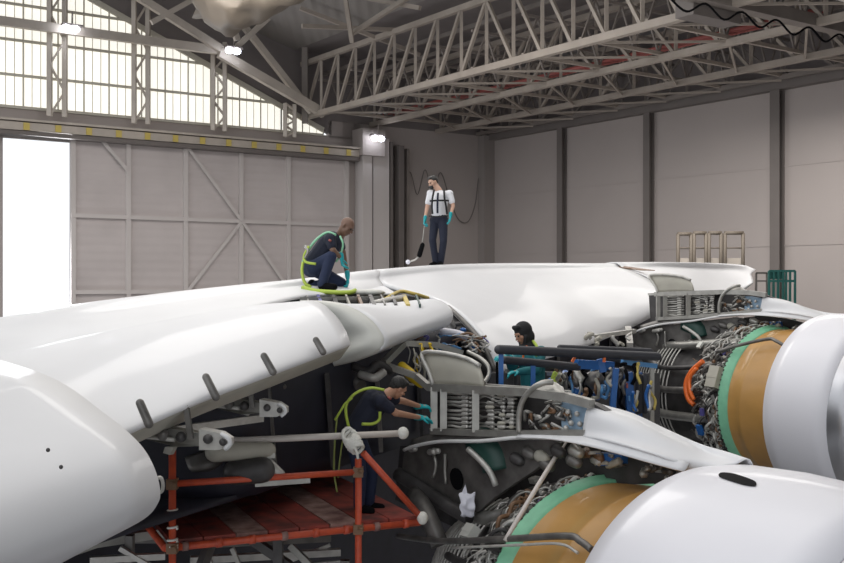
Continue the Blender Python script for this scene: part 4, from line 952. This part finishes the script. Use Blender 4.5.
strap(r2, [at(340,236,q),at(343,244,q-.02),at(341,253,q+.1),at(336,262,q+.1)], .022, 'hivis_mint')
strap(r2, [at(309,246,q+.05),at(304,256,q+.05),at(306,262,q),at(316,264,q-.02)], .03, 'hivis')
strap(r2, [at(303,262,q+.1),at(302,272,q+.05),at(305,283,q+.0),at(311,287,q-.02)], .035, 'hivis')
strap(r2, [at(305,246,q+.1),at(308,251,q+.02),at(305,258,q+.02)], .03, 'alu', 'harness_buckle')
strap(r2, [at(329,240,q+.0),at(331,241,q-.02)], .025, 'red_pipe', 'shirt_badge')
o = MB().tube([at(303,287.5,15.62),at(316,291,15.35),at(335,292.5,15.2),at(350,292.5,15.2),at(355,290.5,15.35)], .035, 8, sub=5).build('lanyard_strap', 'hivis')
tag(o, 'bright yellow lanyard lying on the wing skin by the kneeling man', 'strap')
# 3. technician working at the near pylon
d = 11.45
J = dict(head=at(398,388,d+.1), face=V((.72,.42,-.55)), up=V((.55,0,.83)), neck=at(386,395,d), chest=at(375,402,d), pelvis=at(355,434,d-.02),
 shL=at(382,398,d+.18), shR=at(380,401,d-.18), elL=at(403,401,d+.35), elR=at(396,413,d-.1), wrL=at(420,406.5,d+.6), wrR=at(420,417.5,d+.25),
 hdL=V((.8,.35,-.05)), hdR=V((.8,.35,-.12)), hipL=at(357,438,d+.1), hipR=at(354,438,d-.1), knL=at(372,472,d+.12), knR=at(360,474,d-.14),
 anL=at(369,503,d+.14), anR=at(359,505,d-.12), toeL=at(381,507.5,d+.12), toeR=at(371,511,d-.16))
r3, g3, _ = person(J, 'skin_mid', 'cloth_navy', 'cloth_blue', 'black haired technician in navy bending over the platform rail to reach into the near pylon', short_hair,
   {'L':(V((0,.3,-1)),.5),'R':(V((0,.3,-1)),.5)}, 1.0, .010, sleeve=.6)
q = d-.32
strap(r3, [at(384,390,q+.22),at(370,388,q+.14),at(356,393,q+.1),at(347,403,q+.12),at(346,414,q+.1),at(349,428,q+.12)], .024)
strap(r3, [at(352,398,q+.08),at(345,404,q+.1),at(340,412,q+.1),at(335,420,q+.12)], .02)
strap(r3, [at(380,412,q+.08),at(379,420,q+.1),at(372,424,q+.1),at(362,424,q+.05)], .024)
strap(r3, [at(350,428,q+.1),at(352,438,q+.08),at(350,446,q+.1)], .02)
strap(r3, [at(337,418,q+.12),at(335,440,q+.12),at(334,470,q+.12),at(337,492,q+.12)], .016, 'harness_olive')
strap(r3, [at(345,432,q+.1),at(341,450,q+.1),at(338,478,q+.1)], .014, 'harness_olive')
strap(r3, [at(388,397,q+.12),at(391,399,q+.14)], .018, 'red_pipe', 'shirt_badge')
# 4. woman behind the padded rails
d = 13.3
J = dict(head=at(522.5,334,d), face=V((-.78,-.45,-.42)), up=V((-.15,0,1)), neck=at(529,346,d), chest=at(532,358,d), pelvis=at(533,388,d),
 shL=at(541,352,d-.05), shR=at(522,352,d+.1), elL=at(536,370,d-.3), elR=at(512,366,d-.1), wrL=at(519,372,d-.42), wrR=at(507,357,d-.28),
 hdL=V((-.9,-.3,.0)), hdR=V((-.7,-.4,.1)), hipL=at(537,392,d), hipR=at(529,392,d), knL=at(537,422,d-.08), knR=at(529,422,d-.04),
 anL=at(537,448,d), anR=at(529,448,d), toeL=at(533,452,d-.15), toeR=at(525,452,d-.15))
def hijab(root, g, R, s):
    h = MB(); h.ball(g(0,-.03,.035), (.098*s,.112*s,.108*s), 20, 14, R); h.ball(g(0,-.045,-.05), (.095*s,.09*s,.10*s), 18, 12, R)
    h.capsule(g(0,-.02,-.12), g(0,0,-.16), .085*s, .11*s); h.capsule(g(-.075,.02,-.03), g(-.04,.045,-.11), .028*s,.03*s); h.capsule(g(.075,.02,-.03), g(.04,.045,-.11), .028*s,.03*s)
    h.capsule(g(-.04,.045,.105), g(.04,.045,.105), .03*s, .03*s)
    remesh(h.build('headscarf', 'cloth_black', root), .009, 2)
r4, g4, _ = person(J, 'skin_mid', 'cloth_teal', 'cloth_navy', 'woman in black headscarf and teal top looking down behind the padded rail', hijab,
   {'L':(V((0,0,-1)),.6),'R':(V((0,0,-1)),.6)}, 1.08, .011, sleeve=1.0)
strap(r4, [at(533,341,d-.05),at(537,347,d-.18),at(536,356,d-.25)], .028, 'hivis')
strap(r4, [at(527,346,d-.22),at(524,352,d-.2),at(523,360,d-.2)], .02, 'orange')

# ------------------------------------------------------------------ light
wd = bpy.data.worlds.new('world'); bpy.context.scene.world = wd; wd.use_nodes = True
bg = wd.node_tree.nodes['Background']; bg.inputs[0].default_value = (.93,.96,1,1); bg.inputs[1].default_value = 1.15
def area(loc, size, power, col=(1,.97,.93), tgt=None, sy=None):
    l = bpy.data.lights.new('added_light', 'AREA'); l.energy = power; l.size = size; l.color = col
    if sy: l.shape = 'RECTANGLE'; l.size_y = sy
    o = bpy.data.objects.new('added_area_light', l); C.objects.link(o); o.location = loc
    t = V(tgt) if tgt else V((loc[0],loc[1],0)); o.rotation_euler = (t-V(loc)).to_track_quat('-Z','Y').to_euler()
    return o
area((-4,15,21), 18, 1350); area((8,24,19), 18, 1050); area((-6,38,21), 12, 3000); area((12,42,16.5), 9, 1500)  # unseen, oversized overhead lights added to brighten wing and walls
area(tuple(HL(29.3,0,.5)), 3.3, 1500, (.93,.96,1), tuple(HL(24,-2,40)), 15)  # added light standing in for daylight from the open door gap
sc_ = bpy.context.scene
sc_.view_settings.view_transform = 'Standard'; sc_.view_settings.look = 'None'; sc_.view_settings.exposure = .03; sc_.view_settings.gamma = 1.04
sc_.cycles.use_denoising = True; sc_.cycles.max_bounces = 6; sc_.cycles.sample_clamp_indirect = 6
